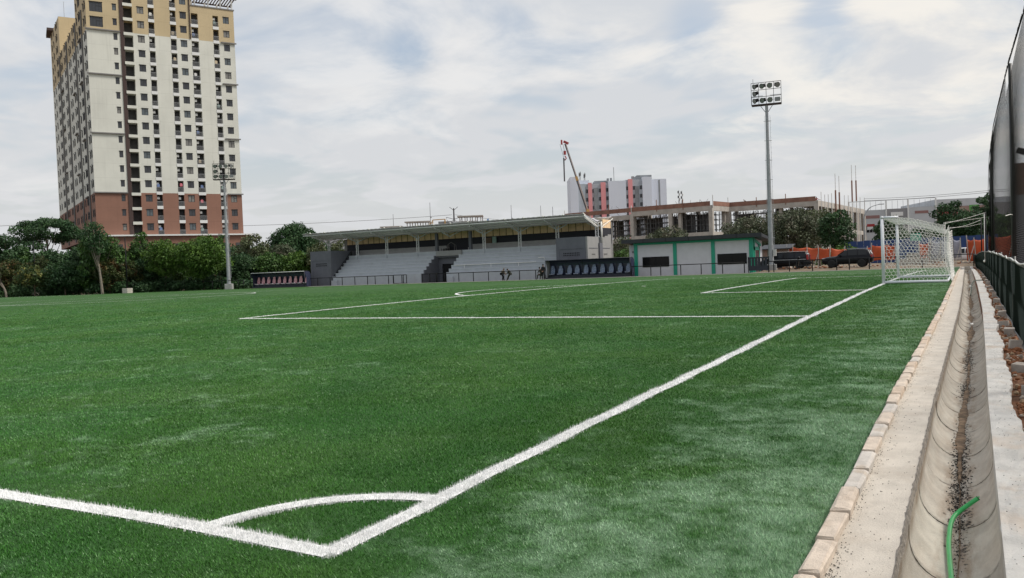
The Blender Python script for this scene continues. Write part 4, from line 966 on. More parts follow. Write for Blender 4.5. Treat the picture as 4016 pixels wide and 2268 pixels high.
for zi, (ka, kb) in enumerate(((-3, 0), (0, 11), (11, 16))):
    z0, z1 = F0+ST*ka, F0+ST*kb; fo = []; lo_ = []
    for k in range(ka, kb):
        zb = F0+ST*k
        for u0, u1, a, b in WINF:
            if k >= 13 and u0 > 20: continue
            fo.append((u0, u1, zb+a, zb+b, .18))
        if k in (11, 12, 13): fo.append((.67, 3.06, zb+.55, zb+2.55, .18))
        for u0, u1 in BAL:
            if k >= 13 and u0 > 20: continue
            fo.append((u0, u1, zb+.02, zb+ST-.36, 1.2))
        fo.append((*SH, zb+.02, zb+ST-.62, 1.6))
        for t_ in LW_:
            if k >= 13 and 16 < t_ < 46: continue
            lo_.append((t_, t_+.85, zb+1.15, zb+2.6, .18))
    W_ = 29.14
    mb = MB()
    if zi < 2:
        facade(mb, (0, 0, 0), (1, 0, 0), (0, -1, 0), 29.14, z0, z1, fo); facade(mb, (0, 0, 0), gd, gout, 65.5, z0, z1, lo_)
        e_ = Vector((29.14, 0, 0)); b_ = gd*65.5
        mb.face([e_+Vector((0, 0, z0)), e_+b_+Vector((0, 0, z0)), e_+b_+Vector((0, 0, z1)), e_+Vector((0, 0, z1))]); mb.face([b_+Vector((0, 0, z0)), b_+Vector((0, 0, z1)), e_+b_+Vector((0, 0, z1)), e_+b_+Vector((0, 0, z0))])
        mb.build('wall', zones(ka), tw)
    else:
        zr_ = 60.7
        facade(mb, (20.2, 0, 0), (1, 0, 0), (0, -1, 0), 8.94, z0, zr_, [(a-20.2, b-20.2, c, d, e) for a, b, c, d, e in fo if a > 20 and d < zr_])
        facade(mb, (0, 0, 0), (1, 0, 0), (0, -1, 0), 20.2, z0, z1+3, [q for q in fo if q[0] < 20])
        facade(mb, (0, 0, 0), gd, gout, 16, z0, z1+3, [q for q in lo_ if q[0] < 15.5])
        facade(mb, gd*16, gd, gout, 30, z0, 59.2, [(a-16, b-16, c, d, e) for a, b, c, d, e in lo_ if 16 < a < 46 and d < 59])
        facade(mb, gd*46, gd, gout, 19.5, z0, z1, [(a-46, b-46, c, d, e) for a, b, c, d, e in lo_ if a > 46])
        Zv = lambda p, z: (p.x, p.y, z)
        a_, b_ = gd*46, gd*46+Vector((12, 0, 0)); mb.face([Zv(a_, 58), Zv(b_, 58), Zv(b_, z1), Zv(a_, z1)])
        c_ = gd*65.5; d_ = c_+Vector((12, 0, 0)); mb.face([Zv(a_, z1), Zv(b_, z1), Zv(d_, z1), Zv(c_, z1)]); mb.face([Zv(b_, 58), Zv(d_, 58), Zv(d_, z1), Zv(b_, z1)])
        a_, b_ = gd*16, gd*16+Vector((20.2, 0, 0)); mb.face([Zv(b_, 58), Zv(a_, 58), Zv(a_, z1+3), Zv(b_, z1+3)])
        mb.face([(20.2, 0, 60), (20.2, 16, 60), (20.2, 16, z1+3), (20.2, 0, z1+3)]); mb.face([(0, 0, z1+3), (20.2, 0, z1+3), (20.2, 16, z1+3), Zv(gd*16, z1+3)])
        mb.face([(29.14, 0, z0), (29.14, 60, z0), (29.14, 60, zr_), (29.14, 0, zr_)]); mb.face([(20.2, .3, zr_-1), (29.1, .3, zr_-1), (29.1, 60, zr_-1), (20.2, 60, zr_-1)])
        mb.face([Zv(gd*16, 58.4), Zv(gd*16+Vector((26, 0, 0)), 58.4), Zv(gd*46+Vector((26, 0, 0)), 58.4), Zv(gd*46, 58.4)])
        mb.build('wall', M_BUFF, tw)
    front_ops[zi], left_ops[zi] = fo, lo_
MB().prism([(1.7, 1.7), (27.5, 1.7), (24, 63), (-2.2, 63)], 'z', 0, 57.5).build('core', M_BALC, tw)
# podium
mb = MB(); mb.box(-1, 30.2, -.9, 60, 0, 11.15); mb.build('podium', M_BRICK, tw); MB().box(-1.4, 30.8, -1.5, 60, 11.15, 11.45).build('podium_cornice', M_TW, tw)
for x in np.arange(2, 29, 4.2): MB().box(x, x+2.6, -1.0, -.88, 5.8, 9.5).build('podium_opening', M_BALC, tw)
def win_mesh(w_, h_, gi, out_y=True, sp=.36):
    mb = MB(); f = .07
    mb.box(0, w_, .04, .12, 0, f).box(0, w_, .04, .12, h_-f, h_).box(0, f, .04, .12, f, h_-f).box(w_-f, w_, .04, .12, f, h_-f)
    if w_ > 1.1: mb.box(w_*.5-.04, w_*.5+.04, .04, .12, f, h_-f).box(w_*.5, w_, .05, .11, h_*.62, h_*.62+.06)
    else: mb.box(f, w_-f, .05, .11, h_*.6, h_*.6+.06)
    if w_ > 2: mb.box(w_*.25-.03, w_*.25+.03, .05, .11, f, h_-f).box(w_*.75-.03, w_*.75+.03, .05, .11, f, h_-f)
    mb.box(f, w_-f, .09, .14, f, h_-f, 1); mb.box(-.06, w_+.06, -.10, .02, h_+.02, h_+.09, 0)
    return mb.mesh('window', [M_WFR, G_WIN[gi]])
wm = {}
def get_win(w_, h_, gi):
    k = (round(w_, 2), round(h_, 2), gi)
    if k not in wm: wm[k] = win_mesh(w_, h_, gi)
    return wm[k]
def balcony_mesh(w_, ac):
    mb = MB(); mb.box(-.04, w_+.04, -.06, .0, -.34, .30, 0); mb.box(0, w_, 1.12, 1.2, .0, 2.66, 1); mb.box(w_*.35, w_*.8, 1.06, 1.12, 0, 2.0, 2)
    if ac: mb.box(.05, .55, .35, .75, 1.75, 2.25, 4)
    return mb.mesh('balcony', [M_TW, M_BALC, M_WFR, M_RAILG, M_AC])
def rail_mesh(w_):
    mb = MB(); mb.bar((0, -.03, 1.22), (w_, -.03, 1.22), .05)
    n = int(w_/.14)
    for i in range(n+1): mb.bar((w_*i/n, -.03, .30), (w_*i/n, -.03, 1.2), .025)
    return mb.mesh('railing', M_RAILG)
bm = {}; rm = {}; lnd = [MB().box(0, .55, 0, .03, 0, .6).box(.1, .4, .03, .05, .1, .7).mesh('laundry', mat('laundry_%d' % i, c, .9, var=.15, scale=3)) for i, c in enumerate(((.55, .16, .2), (.62, .62, .60), (.14, .2, .36), (.5, .42, .3), (.22, .3, .28)))]
q_ = random.Random(12)
for zi in range(3):
    for u0, u1, za, zb, d in front_ops[zi]:
        if d < .5: link('window', get_win(u1-u0, zb-za, q_.choice((0, 0, 0, 1, 2))), tw, (u0, 0, za))
        elif d < 1.4:
            w_ = round(u1-u0, 2); ac = q_.random() < .45
            if (w_, ac) not in bm: bm[w_, ac] = balcony_mesh(w_, ac)
            if w_ not in rm: rm[w_] = rail_mesh(w_)
            b_ = link('balcony', bm[w_, ac], tw, (u0, 0, za)); link('railing', rm[w_], b_)
            if q_.random() < .28: link('laundry', lnd[q_.randrange(len(lnd))], b_, (w_*q_.uniform(.05, .35), .12, q_.uniform(.55, 1.5)))
        else:
            MB().box(u0-.15, u1+.02, -.28, .0, -.62, -.02).build('access_slab', M_CREAM, tw, loc=(0, 0, za))
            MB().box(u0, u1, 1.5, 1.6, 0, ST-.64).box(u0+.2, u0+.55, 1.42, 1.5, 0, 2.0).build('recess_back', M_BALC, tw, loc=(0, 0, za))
    for t_, t1, za, zb, d in left_ops[zi]:
        o = link('window', get_win(t1-t_, zb-za, q_.choice((0, 0, 0, 2))), tw, tuple(gd*t1+gout*.13+Vector((0, 0, za)))); o.rotation_euler[2] = R(93.66)+math.pi
MB().box(6.17, 6.93, -.14, .02, 11.4, 71.5).build('pier', M_PIER, tw)
for z in (20.24, 32.4, 44.45, 53.48):
    MB().box(-.3, 6.15, -.32, -.002, z-.14, z+.10).build('cornice', M_CORN, tw); MB().box(26.2, 29.45, -.32, -.002, z-.14, z+.10).build('cornice', M_CORN, tw)
for t_ in (6.1, 32.2, 46.5, 16.2):
    p = gd*t_; MB().tube([(p.x-.16, p.y, 11.5), (p.x-.16, p.y, 58.8)], .17, 8).build('downpipe', M_CORN, tw)
for t_, zs_ in ((9.3, (53.4, 44.4, 32.3, 20.1)), (21, (44.4, 35.4, 26.3)), (43, (49.5, 40, 29.3))):
    for z in zs_: a = gd*(t_-1.2); b = gd*(t_+2.2); MB().bar((a.x-.15, a.y, z), (b.x-.15, b.y, z), .5, .22).build('window_hood', M_CORN, tw)
MB().tube([(19.9, -.12, 53.6), (19.9, -.12, 70)], .12, 8).build('downpipe', M_PIER, tw)
# roof pergola on the lower right wing
mb = MB()
for x in (21.2, 24, 26.6, 29.0):
    for y in (.8, 4.5): MB().box(x-.14, x+.14, y-.14, y+.14, 60.0, 63.1).build('pergola_post', M_TW, tw)
mb = MB().box(20.4, 29.9, -.2, .1, 63.1, 63.35).box(20.4, 29.9, 5.2, 5.5, 63.1, 63.35)
for i in range(16): mb.box(20.5+.6*i, 20.7+.6*i, -.3, 5.6, 63.36, 63.5)
mb.build('pergola', M_PIER, tw)
MB().box(20.2, 29.3, -.12, .25, 60.7, 60.95).build('coping', M_CORN, tw)
p = gd*66.3; MB().prism([(p.x-.9, p.y-7), (p.x+4, p.y-7), (p.x+4, p.y+.8), (p.x-.9, p.y+.8)], 'z', 68.5, 69.2).build('roof_eave', M_PIER, tw)
p = gd*47; MB().tube([(p.x+1.5, p.y+1, 68), (p.x+1.5, p.y+1, 73)], .05, 5).build('antenna', M_GALV, tw)
# ------------------------------------------------------------------ concrete frame building under construction
M_RAWC = mat('raw_concrete', (.42, .39, .35), .9, var=.12, scale=.8, dirt=(.23, .21, .19), dscale=.35, damt=.5); M_FORM = mat('formwork', (.225, .115, .082), .75, var=.2, scale=.7, dirt=(.28, .15, .1), dscale=.5, damt=.5)
M_SCAF = mat('scaffold', (.13, .13, .13), .6, metal=.3, var=.2, scale=2); M_WHITEP = mat('white_pole', (.62, .62, .60), .6)
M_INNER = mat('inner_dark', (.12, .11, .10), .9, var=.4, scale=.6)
cb = thing('unfinished_building', 'long bare concrete frame building under construction with red-brown formwork', 'building', (-23.5, 170, 0), R(-5))
def frame_face(p0, p1, z_list, step, scaf=True, form=True, depth=7.):
    p0, p1 = Vector((*p0, 0)), Vector((*p1, 0)); d = p1-p0; L_ = d.length; d.normalize(); nrm = Vector((-d.y, d.x, 0))
    n = max(1, round(L_/step)); q = Matrix((d, nrm, Vector((0, 0, 1)))).transposed()
    for i in range(n+1):
        p = p0+d*(L_*i/n); MB().obox((p.x, p.y, 6.1), (.8, .8, 12.2), q).build('column', M_RAWC, cb)
        r_2 = p+nrm*depth; MB().obox((r_2.x, r_2.y, 6.1), (.7, .7, 12.2), q).build('column', M_RAWC, cb)
    c = (p0+p1)/2
    for z, h in z_list:
        MB().obox((c.x-nrm.x*.05, c.y-nrm.y*.05, z), (L_+.2, .62, h), q).build('beam', M_RAWC, cb); k = c+nrm*depth/2; MB().obox((k.x, k.y, z+h/2-.12), (L_, depth, .22), q).build('floor_slab', M_RAWC, cb)
    if form:
        k = max(1, round(L_/5.5))
        for i in range(k):
            a = p0+d*(L_*i/k+.06); b = p0+d*(L_*(i+1)/k-.06); c2 = (a+b)/2-nrm*.34; MB().obox((c2.x, c2.y, 13.12), ((b-a).length, .10, .92), q).build('formwork_panel', M_FORM, cb)
            e = p0+d*(L_*i/k)-nrm*.42; MB().bar((e.x, e.y, 12.3), (e.x, e.y, 14.3+rnd.uniform(-.3, .5)), .13).build('formwork_post', M_FORM if i % 3 else M_WHITEP, cb)
    if scaf:
        for zlo, zhi in ((7.35, 11.6), (2.9, 6.4)):
            mb = MB(); r = random.Random(int(zlo*10)+n)
            for off in (.8, 2.0, 3.4, 5.0):
                for i in range(int(L_/.9)):
                    u = i*.9+r.uniform(-.25, .25)+.4; p = p0+d*u+nrm*(off+r.uniform(-.3, .3)); mb.tube([(p.x, p.y, zlo), (p.x+r.uniform(-.1, .1), p.y, zhi)], .06, 4, cap=False)
                z = zlo+.5
                while z < zhi:
                    a = p0+nrm*off; b = p1+nrm*off; mb.tube([(a.x, a.y, z), (b.x, b.y, z+r.uniform(-.05, .05))], .04, 4, cap=False)
                    for i in range(int(L_/3)): 
                        if r.random() < .4: p = p0+d*(i*3+r.random())+nrm*off; mb.tube([(p.x, p.y, z), (p.x+d.x*1.6, p.y+d.y*1.6, z+1.0)], .035, 4, cap=False)
                    z += 1.05
            for i in range(int(L_/4)):
                if r.random() < .7: p = p0+d*(i*4+r.random()*2)+nrm*r.uniform(1, 4); mb.obox((p.x, p.y, zhi-.15), (r.uniform(1, 2.5), .3, .22), q)
            tag(mb.build('scaffolding', M_SCAF, cb), kind='stuff')
            u = .5
            while u < L_-2:
                wd_ = r.uniform(1.2, 3.6)
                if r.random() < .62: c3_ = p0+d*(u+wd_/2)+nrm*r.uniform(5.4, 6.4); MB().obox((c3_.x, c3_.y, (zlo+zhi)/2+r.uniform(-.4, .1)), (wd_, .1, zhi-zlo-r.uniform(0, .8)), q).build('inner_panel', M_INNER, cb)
                u += wd_
ZL = [(12.2, 1.15), (6.9, .95), (2.2, .9)]
frame_face((-54, -8), (-36, -9.6), [(11.6, 1.0), (6.5, .9), (2.0, .8)], 8.5); frame_face((-36, -10.3), (-18.2, -10.6), ZL, 8.8)
frame_face((-18.2, -10.6), (-17.4, -2.6), ZL, 8); frame_face((-17.4, -2.4), (0, -.6), ZL, 8.6)
frame_face((0, -.6), (-.4, 47), ZL, 8., scaf=True, form=False)
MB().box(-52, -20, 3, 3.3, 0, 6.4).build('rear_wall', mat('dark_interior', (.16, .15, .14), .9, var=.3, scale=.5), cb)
M_INF = mat('infill', (.25, .22, .19), .9, var=.15, scale=.8)
for i in range(5):   # infill walls on the side face
    y = 14+7.6*i; [MB().box(-.5, .0, y, y+3.8, za, zb).build('infill_wall', M_INF, cb) for za, zb in ((2.6, 6.4), (7.4, 11.6))]
for i, (y, h) in enumerate(((2, 14.6), (5, 14.2), (8, 14.4), (11, 14.8), (14, 19.2), (18.2, 19), (30.5, 22.4), (35.8, 22.8), (23, 15), (27, 15.2), (40, 15.4), (45, 15.6))):
    tall = h > 17; x = .35 if y not in (14, 30.5) else .5
    MB().tube([(x, y, 0 if not tall else 1), (x, y, 12.7 if not tall else h-5.5)], .11 if not tall else .11, 6).build('prop', M_WHITEP, cb)
    MB().tube([(x, y, 12.7 if not tall else h-8.5), (x, y, h-3.6 if tall else h)], .17 if tall else .05, 6).build('column_stub', M_FORM if tall else M_RAWC, cb)
    if tall: MB().tube([(x, y, h-3.6), (x, y, h)], .07, 6).build('steel_bar', M_WHITEP, cb)
for k in range(26):
    x = rnd.uniform(-50, -20); MB().bar((x, rnd.uniform(-7, 2), 12.6), (x+rnd.uniform(-.2, .2), rnd.uniform(-7, 2), rnd.uniform(13.9, 15.0)), .05).build('rebar', M_SCAF, cb)
# ------------------------------------------------------------------ pale block with pink stripes
M_PW = mat('pale_block', (.66, .70, .78), .8, var=.03, scale=.1); M_PG = mat('block_grey', (.42, .46, .50), .8, var=.1, scale=.3); M_PK = mat('block_pink', (.74, .31, .32), .8, var=.05, scale=.2); M_PGD = mat('block_dark', (.24, .255, .27), .7, var=.15, scale=.6)
pk = thing('pink_striped_block', 'pale grey block with three pink vertical stripes behind the grandstand', 'building', (-125.2, 270.4, 0), R(29.4))
PXc = lambda px: (px-243)*850/2474*300/FPX      # metres along the front
MB().box(0, PXc(332), -2, 14, 0, 34.3).build('wing', M_PW, pk); MB().box(PXc(332), PXc(415), 0, 14, 0, 31.8).build('stair_bay', M_PG, pk)
MB().box(PXc(415), PXc(690), .4, 14, 0, 31.7).build('grey_bay', M_PG, pk); MB().box(PXc(682), PXc(880), -.6, 14, 0, 32.4).build('blank_bay', M_PW, pk)
MB().box(PXc(878), PXc(1070), .3, 14, 0, 32.7).build('grey_bay', M_PG, pk); MB().box(PXc(1068), PXc(1172), -.8, 14, 0, 33.4).build('blank_bay', M_PW, pk)
MB().box(PXc(1172), PXc(1354), 1.5, 14, 0, 32.7).build('side_bay', M_PW, pk); MB().box(PXc(1262), PXc(1280), 1.42, 1.55, 0, 32.4).build('side_strip', M_PGD, pk)
for a, b in ((450, 493), (596, 650), (907, 957)): MB().box(PXc(a), PXc(b), -.25, .5, 0, 32.1 if a < 700 else 32.9).build('pink_stripe', M_PK, pk)
for a, b in ((515, 562), (985, 1030), (385, 415)): MB().box(PXc(a), PXc(b), .1, .45, 0, 30.2).build('shaft', M_PGD, pk)
wme = MB().box(0, .75, -.05, .1, 0, 1.35).mesh('window', mat('block_window', (.05, .055, .065), .3, var=0))
for px in (355, 425, 440, 500, 572, 588, 655, 670, 882, 898, 962, 976, 1040, 1055):
    for k in range(6): link('window', wme, pk, (PXc(px), .3-.05, 28.4-3.1*k+(PXc(px)-8)*.035))
MB().box(PXc(355), PXc(470), 2, 9, 31.8, 33.3).build('roof_house', M_PW, pk); MB().box(PXc(535), PXc(690), 3, 10, 31.7, 33.0).box(PXc(1020), PXc(1190), 2, 10, 32.7, 34.4).box(PXc(672), PXc(695), 1, 2, 32, 33.6).box(PXc(710), PXc(730), 1, 2, 32, 33.7).box(PXc(955), PXc(985), 1, 2, 32, 34).build('roof_plant', M_PGD, pk)
mb = MB()
for px, h in ((365, 36.6), (378, 36.9), (430, 36.4), (765, 38.0), (420, 36.0)):
    mb = MB().tube([(PXc(px), 4, 32), (PXc(px), 4, h)], .09, 5)
    if px < 700: mb.box(PXc(px)-.2, PXc(px)+.2, 3.8, 4.1, h-1.6, h-.4)
    mb.build('antenna', M_SCAF, pk)
# ------------------------------------------------------------------ grey factory on the right, brown building behind the net
fc = thing('factory', 'grey flat-roofed industrial building behind the goal', 'building', (-20.3, 226, 0), R(22))
M_F1 = mat('factory_grey', (.44, .46, .48), .8, var=.05, scale=.2, dirt=(.36, .36, .36), dscale=.2, damt=.4); M_F2 = mat('factory_dark', (.25, .25, .26), .8, var=.05, scale=.2); M_F3 = mat('factory_brown', (.29, .20, .17), .8, var=.08, scale=.2)
for i, (a, b, m_, h) in enumerate(((-4, 5.2, M_F1, 13.0), (5.2, 10.6, M_F2, 13.1), (10.6, 17.5, M_F1, 13.3), (17.5, 30, M_F3, 13.0), (30, 60, M_F2, 13.6))):
    MB().box(a, b, 0, 25, 0, h).build('wall', m_, fc)
MB().box(17.5, 62, 1, 26, 13.1, 15.0).build('rear_roof', M_F1, fc)
for x in (-4, 5.2, 10.6, 17.4): MB().box(x-.15, x+.15, -.25, .0, 0, 15.4).build('pilaster', M_TW, fc)
mb = MB()
for x in np.arange(-4, 17, 1.35): mb.bar((x, .1, 13), (x, .1, 15.2), .06)
mb.bar((-4, .1, 15.3), (17.4, .1, 15.5), .14); mb.build('roof_rail', M_GALV, fc)
M_VR = mat('vent_red', (.25, .14, .13), .8); MB().box(.2, 3.6, -.05, .05, 10.8, 11.6).build('vent_strip', M_VR, fc); MB().box(12.3, 15.6, -.05, .05, 11.6, 12.3).build('vent_strip', M_VR, fc)
MB().box(6.4, 9.4, -.06, .05, 11.2, 12.2).build('light_panel', M_TW, fc)
for x in np.arange(.3, 3.5, .8): MB().box(x, x+.68, -.05, .05, 7.2, 9.0).build('window', M_GLASS, fc)
MB().box(18.5, 22.5, -.4, .1, 10.6, 12.0).build('awning', mat('awning_red', (.36, .07, .08), .7), fc); MB().box(25.5, 27.8, -.06, .05, 11.8, 13.2).build('green_panel', mat('panel_green', (.10, .30, .08), .7), fc)
bb = thing('brown_building', 'brown building seen through the tall net at the right edge', 'building', (5.75, 68, 0), R(-9))
MB().box(0, 14, 0, 12, 0, 7.75).build('wall', mat('brown_render', (.16, .10, .075), .85, var=.1, scale=.5), bb); MB().box(0, 14, -.02, 0, 0, 5.4).build('lower_wall', M_F2, bb)
fl = MB().obox((6.5, 68.4, 8.6), (.9, .5, .4), Matrix.Rotation(.4, 3, 'Y')).tube([(6.7, 68.6, 0), (6.7, 68.6, 8.5)], .08, 8).build('street_light', M_LAMPB); tag(fl, 'dark lamp head on a post seen through the tall net', 'lamp')
# ------------------------------------------------------------------ crane
cr = thing('mobile_crane', 'mobile crane with a long telescopic boom and red tip behind the grandstand', 'crane', tuple(at(2330, 1043, 190)))
b0 = at(2330, 905, 190); b1 = at(2217, 565, 190); o0 = Vector(cr.location)
M_BOOM = mat('boom_cream', (.50, .40, .35), .5); M_BOOMD = mat('boom_dark', (.06, .055, .06), .5); M_RED = mat('crane_red', (.36, .06, .06), .5); M_YEL = mat('crane_yellow', (.50, .30, .10), .5)
d = (b1-b0)
for i, (t0, t1, w_) in enumerate(((-.1, .22, .62), (.22, .60, .50), (.60, 1.0, .38))):
    a, b = b0+d*t0-o0, b0+d*t1-o0; off = rv0*.32*w_
    MB().bar(a+off, b+off, w_*.5, w_*.5).build('boom_section', M_BOOM, cr); MB().bar(a-off, b-off, w_*.62, w_*.62).build('boom_underside', M_BOOMD, cr)
    if i: MB().bar(a-d.normalized()*.5, a+d.normalized()*.5, w_*1.6, w_*1.6).build('boom_collar', M_YEL, cr)
t = b1-o0; MB().obox(t+Vector((.2, 0, .3)), (1.2, .5, .55), Matrix.Rotation(.5, 3, 'Y')).obox(t+Vector((-.7, -.5, .4)), (.3, .35, 1.1)).build('boom_head', M_RED, cr)
h1 = at(2215, 600, 190)-o0; h2_ = at(2211, 620, 190)-o0; h3 = at(2214, 712, 190)-o0
MB().tube([t+Vector((-.6, 0, 0)), h1], .05, 4).tube([t+Vector((-1.2, -.4, 0)), h2_], .04, 4).build('hoist_rope', M_SCAF, cr)
MB().obox(h1, (.5, .4, .9)).tube([h1+Vector((0, 0, -.7)), h1+Vector((.35, 0, -1.3)), h1+Vector((0, 0, -1.7)), h1+Vector((-.35, 0, -1.4))], .14, 6).build('hook_block', M_RED, cr)
MB().tube([h2_, h3], .16, 6).build('jib_line', M_BOOMD, cr)
MB().box(-3, 3, -1.4, 1.4, .5, 2.2).box(1.2, 3, -1.2, 1.2, 2.2, 3.4).build('carrier', M_YEL, cr, bevel=.1)
for x in (-2.2, -.9, 1.9):
    for y in (-1.3, 1.3): MB().tube([(x, y-.2, .55), (x, y+.2, .55)], .55, 14).build('wheel', M_BLACK, cr)
# ------------------------------------------------------------------ building behind the stand: rooftop slabs, gantry
rb = thing('rear_building', 'building behind the grandstand with thin concrete roof canopies on columns', 'building', (-118, 158, 0), R(29.4))
Zr = lambda px, D=200: (px-1600)*D/FPX
MB().box(-30, 36, 0, 20, 0, 10.6).build('wall', M_F1, rb); MB().box(Zr(1912), 30, 1, 19, 10.6, 13.35).build('red_roof', mat('red_roof', (.20, .045, .045), .7, var=.1), rb)
def canopy(x0, x1, z, cols, zb=10.6):
    c = link('roof_canopy', None, rb, (0, 0, 0)); MB().box(x0, x1, .2, 4.2, z-.28, z).build('slab', M_RAWC, c)
    for i in range(cols):
        for y in (.7, 3.7): x = x0+.6+(x1-x0-1.2)*i/(cols-1)+(.35 if y > 1 else 0); MB().box(x-.1, x+.1, y-.1, y+.1, zb, z-.28).build('column', M_RAWC, c)
B0 = (Vector((-118, 158, 0))-CAM).length
kx = 1.0
canopy(Zr(1603), Zr(1705), 14.0, 5); canopy(Zr(1506), Zr(1592), 13.0, 5); canopy(Zr(1810), Zr(1911), 14.9, 5); canopy(Zr(1351), Zr(1466), 12.3, 6)
mb = MB().bar((Zr(1702), 0, 10), (Zr(1702), 0, 13.4), .2).bar((Zr(1714), 0, 10), (Zr(1714), 0, 14.1), .22).bar((Zr(1762), 0, 10), (Zr(1762), 0, 14.2), .3).bar((Zr(1714), 0, 14.1), (Zr(1762), 0, 14.2), .2).bar((Zr(1702), 0, 13.3), (Zr(1714), 0, 13.4), .2)
mb.build('yellow_gantry', M_YEL, rb)
MB().box(Zr(1735), Zr(1790), .5, 4, 10.6, 13.7).build('roof_shed', M_PGD, rb); MB().box(Zr(1790), Zr(1885), 4.3, 8, 10.6, 13.8).build('white_house', M_TW, rb)
# ------------------------------------------------------------------ radio masts, pylon, wires
def radio(px, top_y, base_y, D, label, dish=False):
    a = at(px, top_y, D); t = thing('radio_mast', label, 'mast', (a.x, a.y, 0)); MB().tube([(0, 0, 0), (0, 0, a.z)], [.22, .09], 6).build('pole', M_GALV, t)
    if dish:
        for k in range(4): z = a.z-1.2-k*.9; MB().box(-.45+(k % 2)*.6, -.1+(k % 2)*.6, -.2, .1, z, z+.9).build('antenna_panel', M_TW if k % 2 else M_SCAF, t)
        MB().bar((-1.2, 0, a.z-9), (0, 0, a.z-3), .1).bar((1.2, 0, a.z-9), (0, 0, a.z-3), .1).build('stay', M_GALV, t)
    else: MB().ball((.35, 0, a.z*.80), .3, 8).build('dish', M_GALV, t)
radio(1541.5, 841, 0, 300, 'thin mast above the second roof canopy left of the pylon'); radio(1685.5, 795, 0, 300, 'taller thin mast just left of the pylon'); radio(2004, 804, 0, 300, 'thin mast above the red roof right of the pylon')
radio(2120, 807, 0, 320, 'thin mast left of the striped block, the left of two'); radio(2167, 811, 0, 300, 'thin mast nearest the left end of the striped block')
radio(2662, 746, 0, 300, 'antenna mast with panels right of the striped block, the left of two', True); radio(2674, 748, 0, 300, 'antenna mast with panels right of the striped block, the right of two', True)
pc = at(1779, 817, 330); py = thing('power_pylon', 'dark power pylon with V-shaped cross arms behind the grandstand', 'pylon', (pc.x, pc.y, 0), R(29.4))
mb = MB().tube([(0, 0, 0), (0, 0, pc.z)], [.7, .25], 8); mb.build('tower', M_BOOMD, py); mb = MB()
for dzp, ww in ((0, 1.7), (-3.6, 3.2), (-9.6, 3.4)):
    z = pc.z+dzp
    for s_ in (-1, 1):
        mb.bar((0, 0, z-.9), (s_*ww, 0, z+.5 if dzp == 0 else z), .18)
        if dzp: mb.bar((s_*ww, 0, z), (s_*ww*.9, 0, z-1.2), .1).bar((s_*ww*.9, 0, z-1.2), (s_*ww*.45, 0, z-2.7), .16).bar((s_*ww*.45, 0, z-2.7), (s_*ww*.15, 0, z-1.2), .16)
mb.build('cross_arm', M_BOOMD, py)
def wire(pts, label, r=.05):
    P = [at(*p) for p in pts]; out = []
    for a, b in zip(P[:-1], P[1:]):
        for k in range(10): t = k/10; out.append(a.lerp(b, t)-Vector((0, 0, 4*t*(1-t)*(b-a).length*.006)))
    tag(MB().tube(out+[P[-1]], r, 4).build('power_line', M_SCAF), label, 'cable')
wire([(-60, 890, 300), (230, 870, 300), (950, 886, 320), (1772, 843, 330)], 'power line running from the left trees to the pylon', .07)
wire([(-60, 925, 300), (60, 915, 300)], 'short lower power line at the left edge', .07); wire([(1785, 843, 330), (2020, 868, 330), (2300, 900, 330)], 'power line sagging right from the pylon', .06)
wire([(3390, 780, 200), (3900, 745, 150), (4100, 730, 140)], 'upper power line over the factory on the right', .035); wire([(3390, 787, 200), (3900, 752, 150), (4100, 738, 140)], 'lower power line over the factory on the right', .035)
# ------------------------------------------------------------------ dirt lot behind the right part of the far fence
def zlot(x, y): return .20*min(1, max(0, (y-80.3)/1.6))*min(1, max(0, (x+17)/2))*min(1, max(0, (118-y)/12))+.02*math.sin(x*1.3+y)*math.sin(y*.9)-.012
ob = sheet('dirt_lot', list(np.arange(-18, 40, 1.)), list(np.arange(79.75, 120, .7)), zlot, mat('lot_dirt', (.165, .118, .082), .95, var=.3, scale=1.2, bump=.8, bscale=8, dirt=(.13, .135, .07), dscale=.5, damt=.75)); tag(ob, kind='structure')
ob = sheet('left_verge', list(np.arange(-150, -84, 3.)), list(np.arange(79.5, 120, 3)), lambda x, y: -.015, mat('verge_earth', (.15, .115, .075), .95, var=.3, scale=1, dirt=(.06, .08, .03), dscale=.3, damt=.7)); tag(ob, kind='structure')
# ------------------------------------------------------------------ vehicles
M_CARB = mat('car_black', (.006, .0065, .009), .25, var=0, spec=.22); M_TYRE = mat('tyre', (.012, .012, .012), .85); M_RIM = mat('rim', (.05, .05, .055), .4, metal=.6)
M_CGL = mat('car_glass', (.015, .017, .02), .08, var=0, spec=.3); M_CWH = mat('car_white', (.72, .72, .72), .3, var=0); M_TAIL = mat('tail_red', (.35, .02, .02), .3); M_HEAD = mat('head_lamp', (.55, .57, .6), .15)
def loft(stations, mb, mi=0):
    """stations: (x, z_bottom, z_belt, z_top, half width, half width at top)"""
    rings = []
    for x, zb, bl_, tp, hw, ht in stations:
        half = [(hw*.86, zb), (hw, zb+.14), (hw*1.0, (zb+bl_)/2+.05), (hw*.97, bl_), (ht, tp-.09), (ht*.82, tp-.02), (0, tp)]
        ring = [(x, -a, z) for a, z in half]+[(x, a, z) for a, z in half[-2::-1]]; rings.append(ring)
    n = len(rings[0]); v = [p for r in rings for p in r]; f = []
    for k in range(len(rings)-1):
        for i in range(n-1): f.append((k*n+i, (k+1)*n+i, (k+1)*n+i+1, k*n+i+1))
        f.append((k*n+n-1, (k+1)*n+n-1, (k+1)*n, k*n))
    f.append(tuple(range(n))); f.append(tuple((len(rings)-1)*n+i for i in range(n))[::-1]); mb.add(v, f, mi); return mb
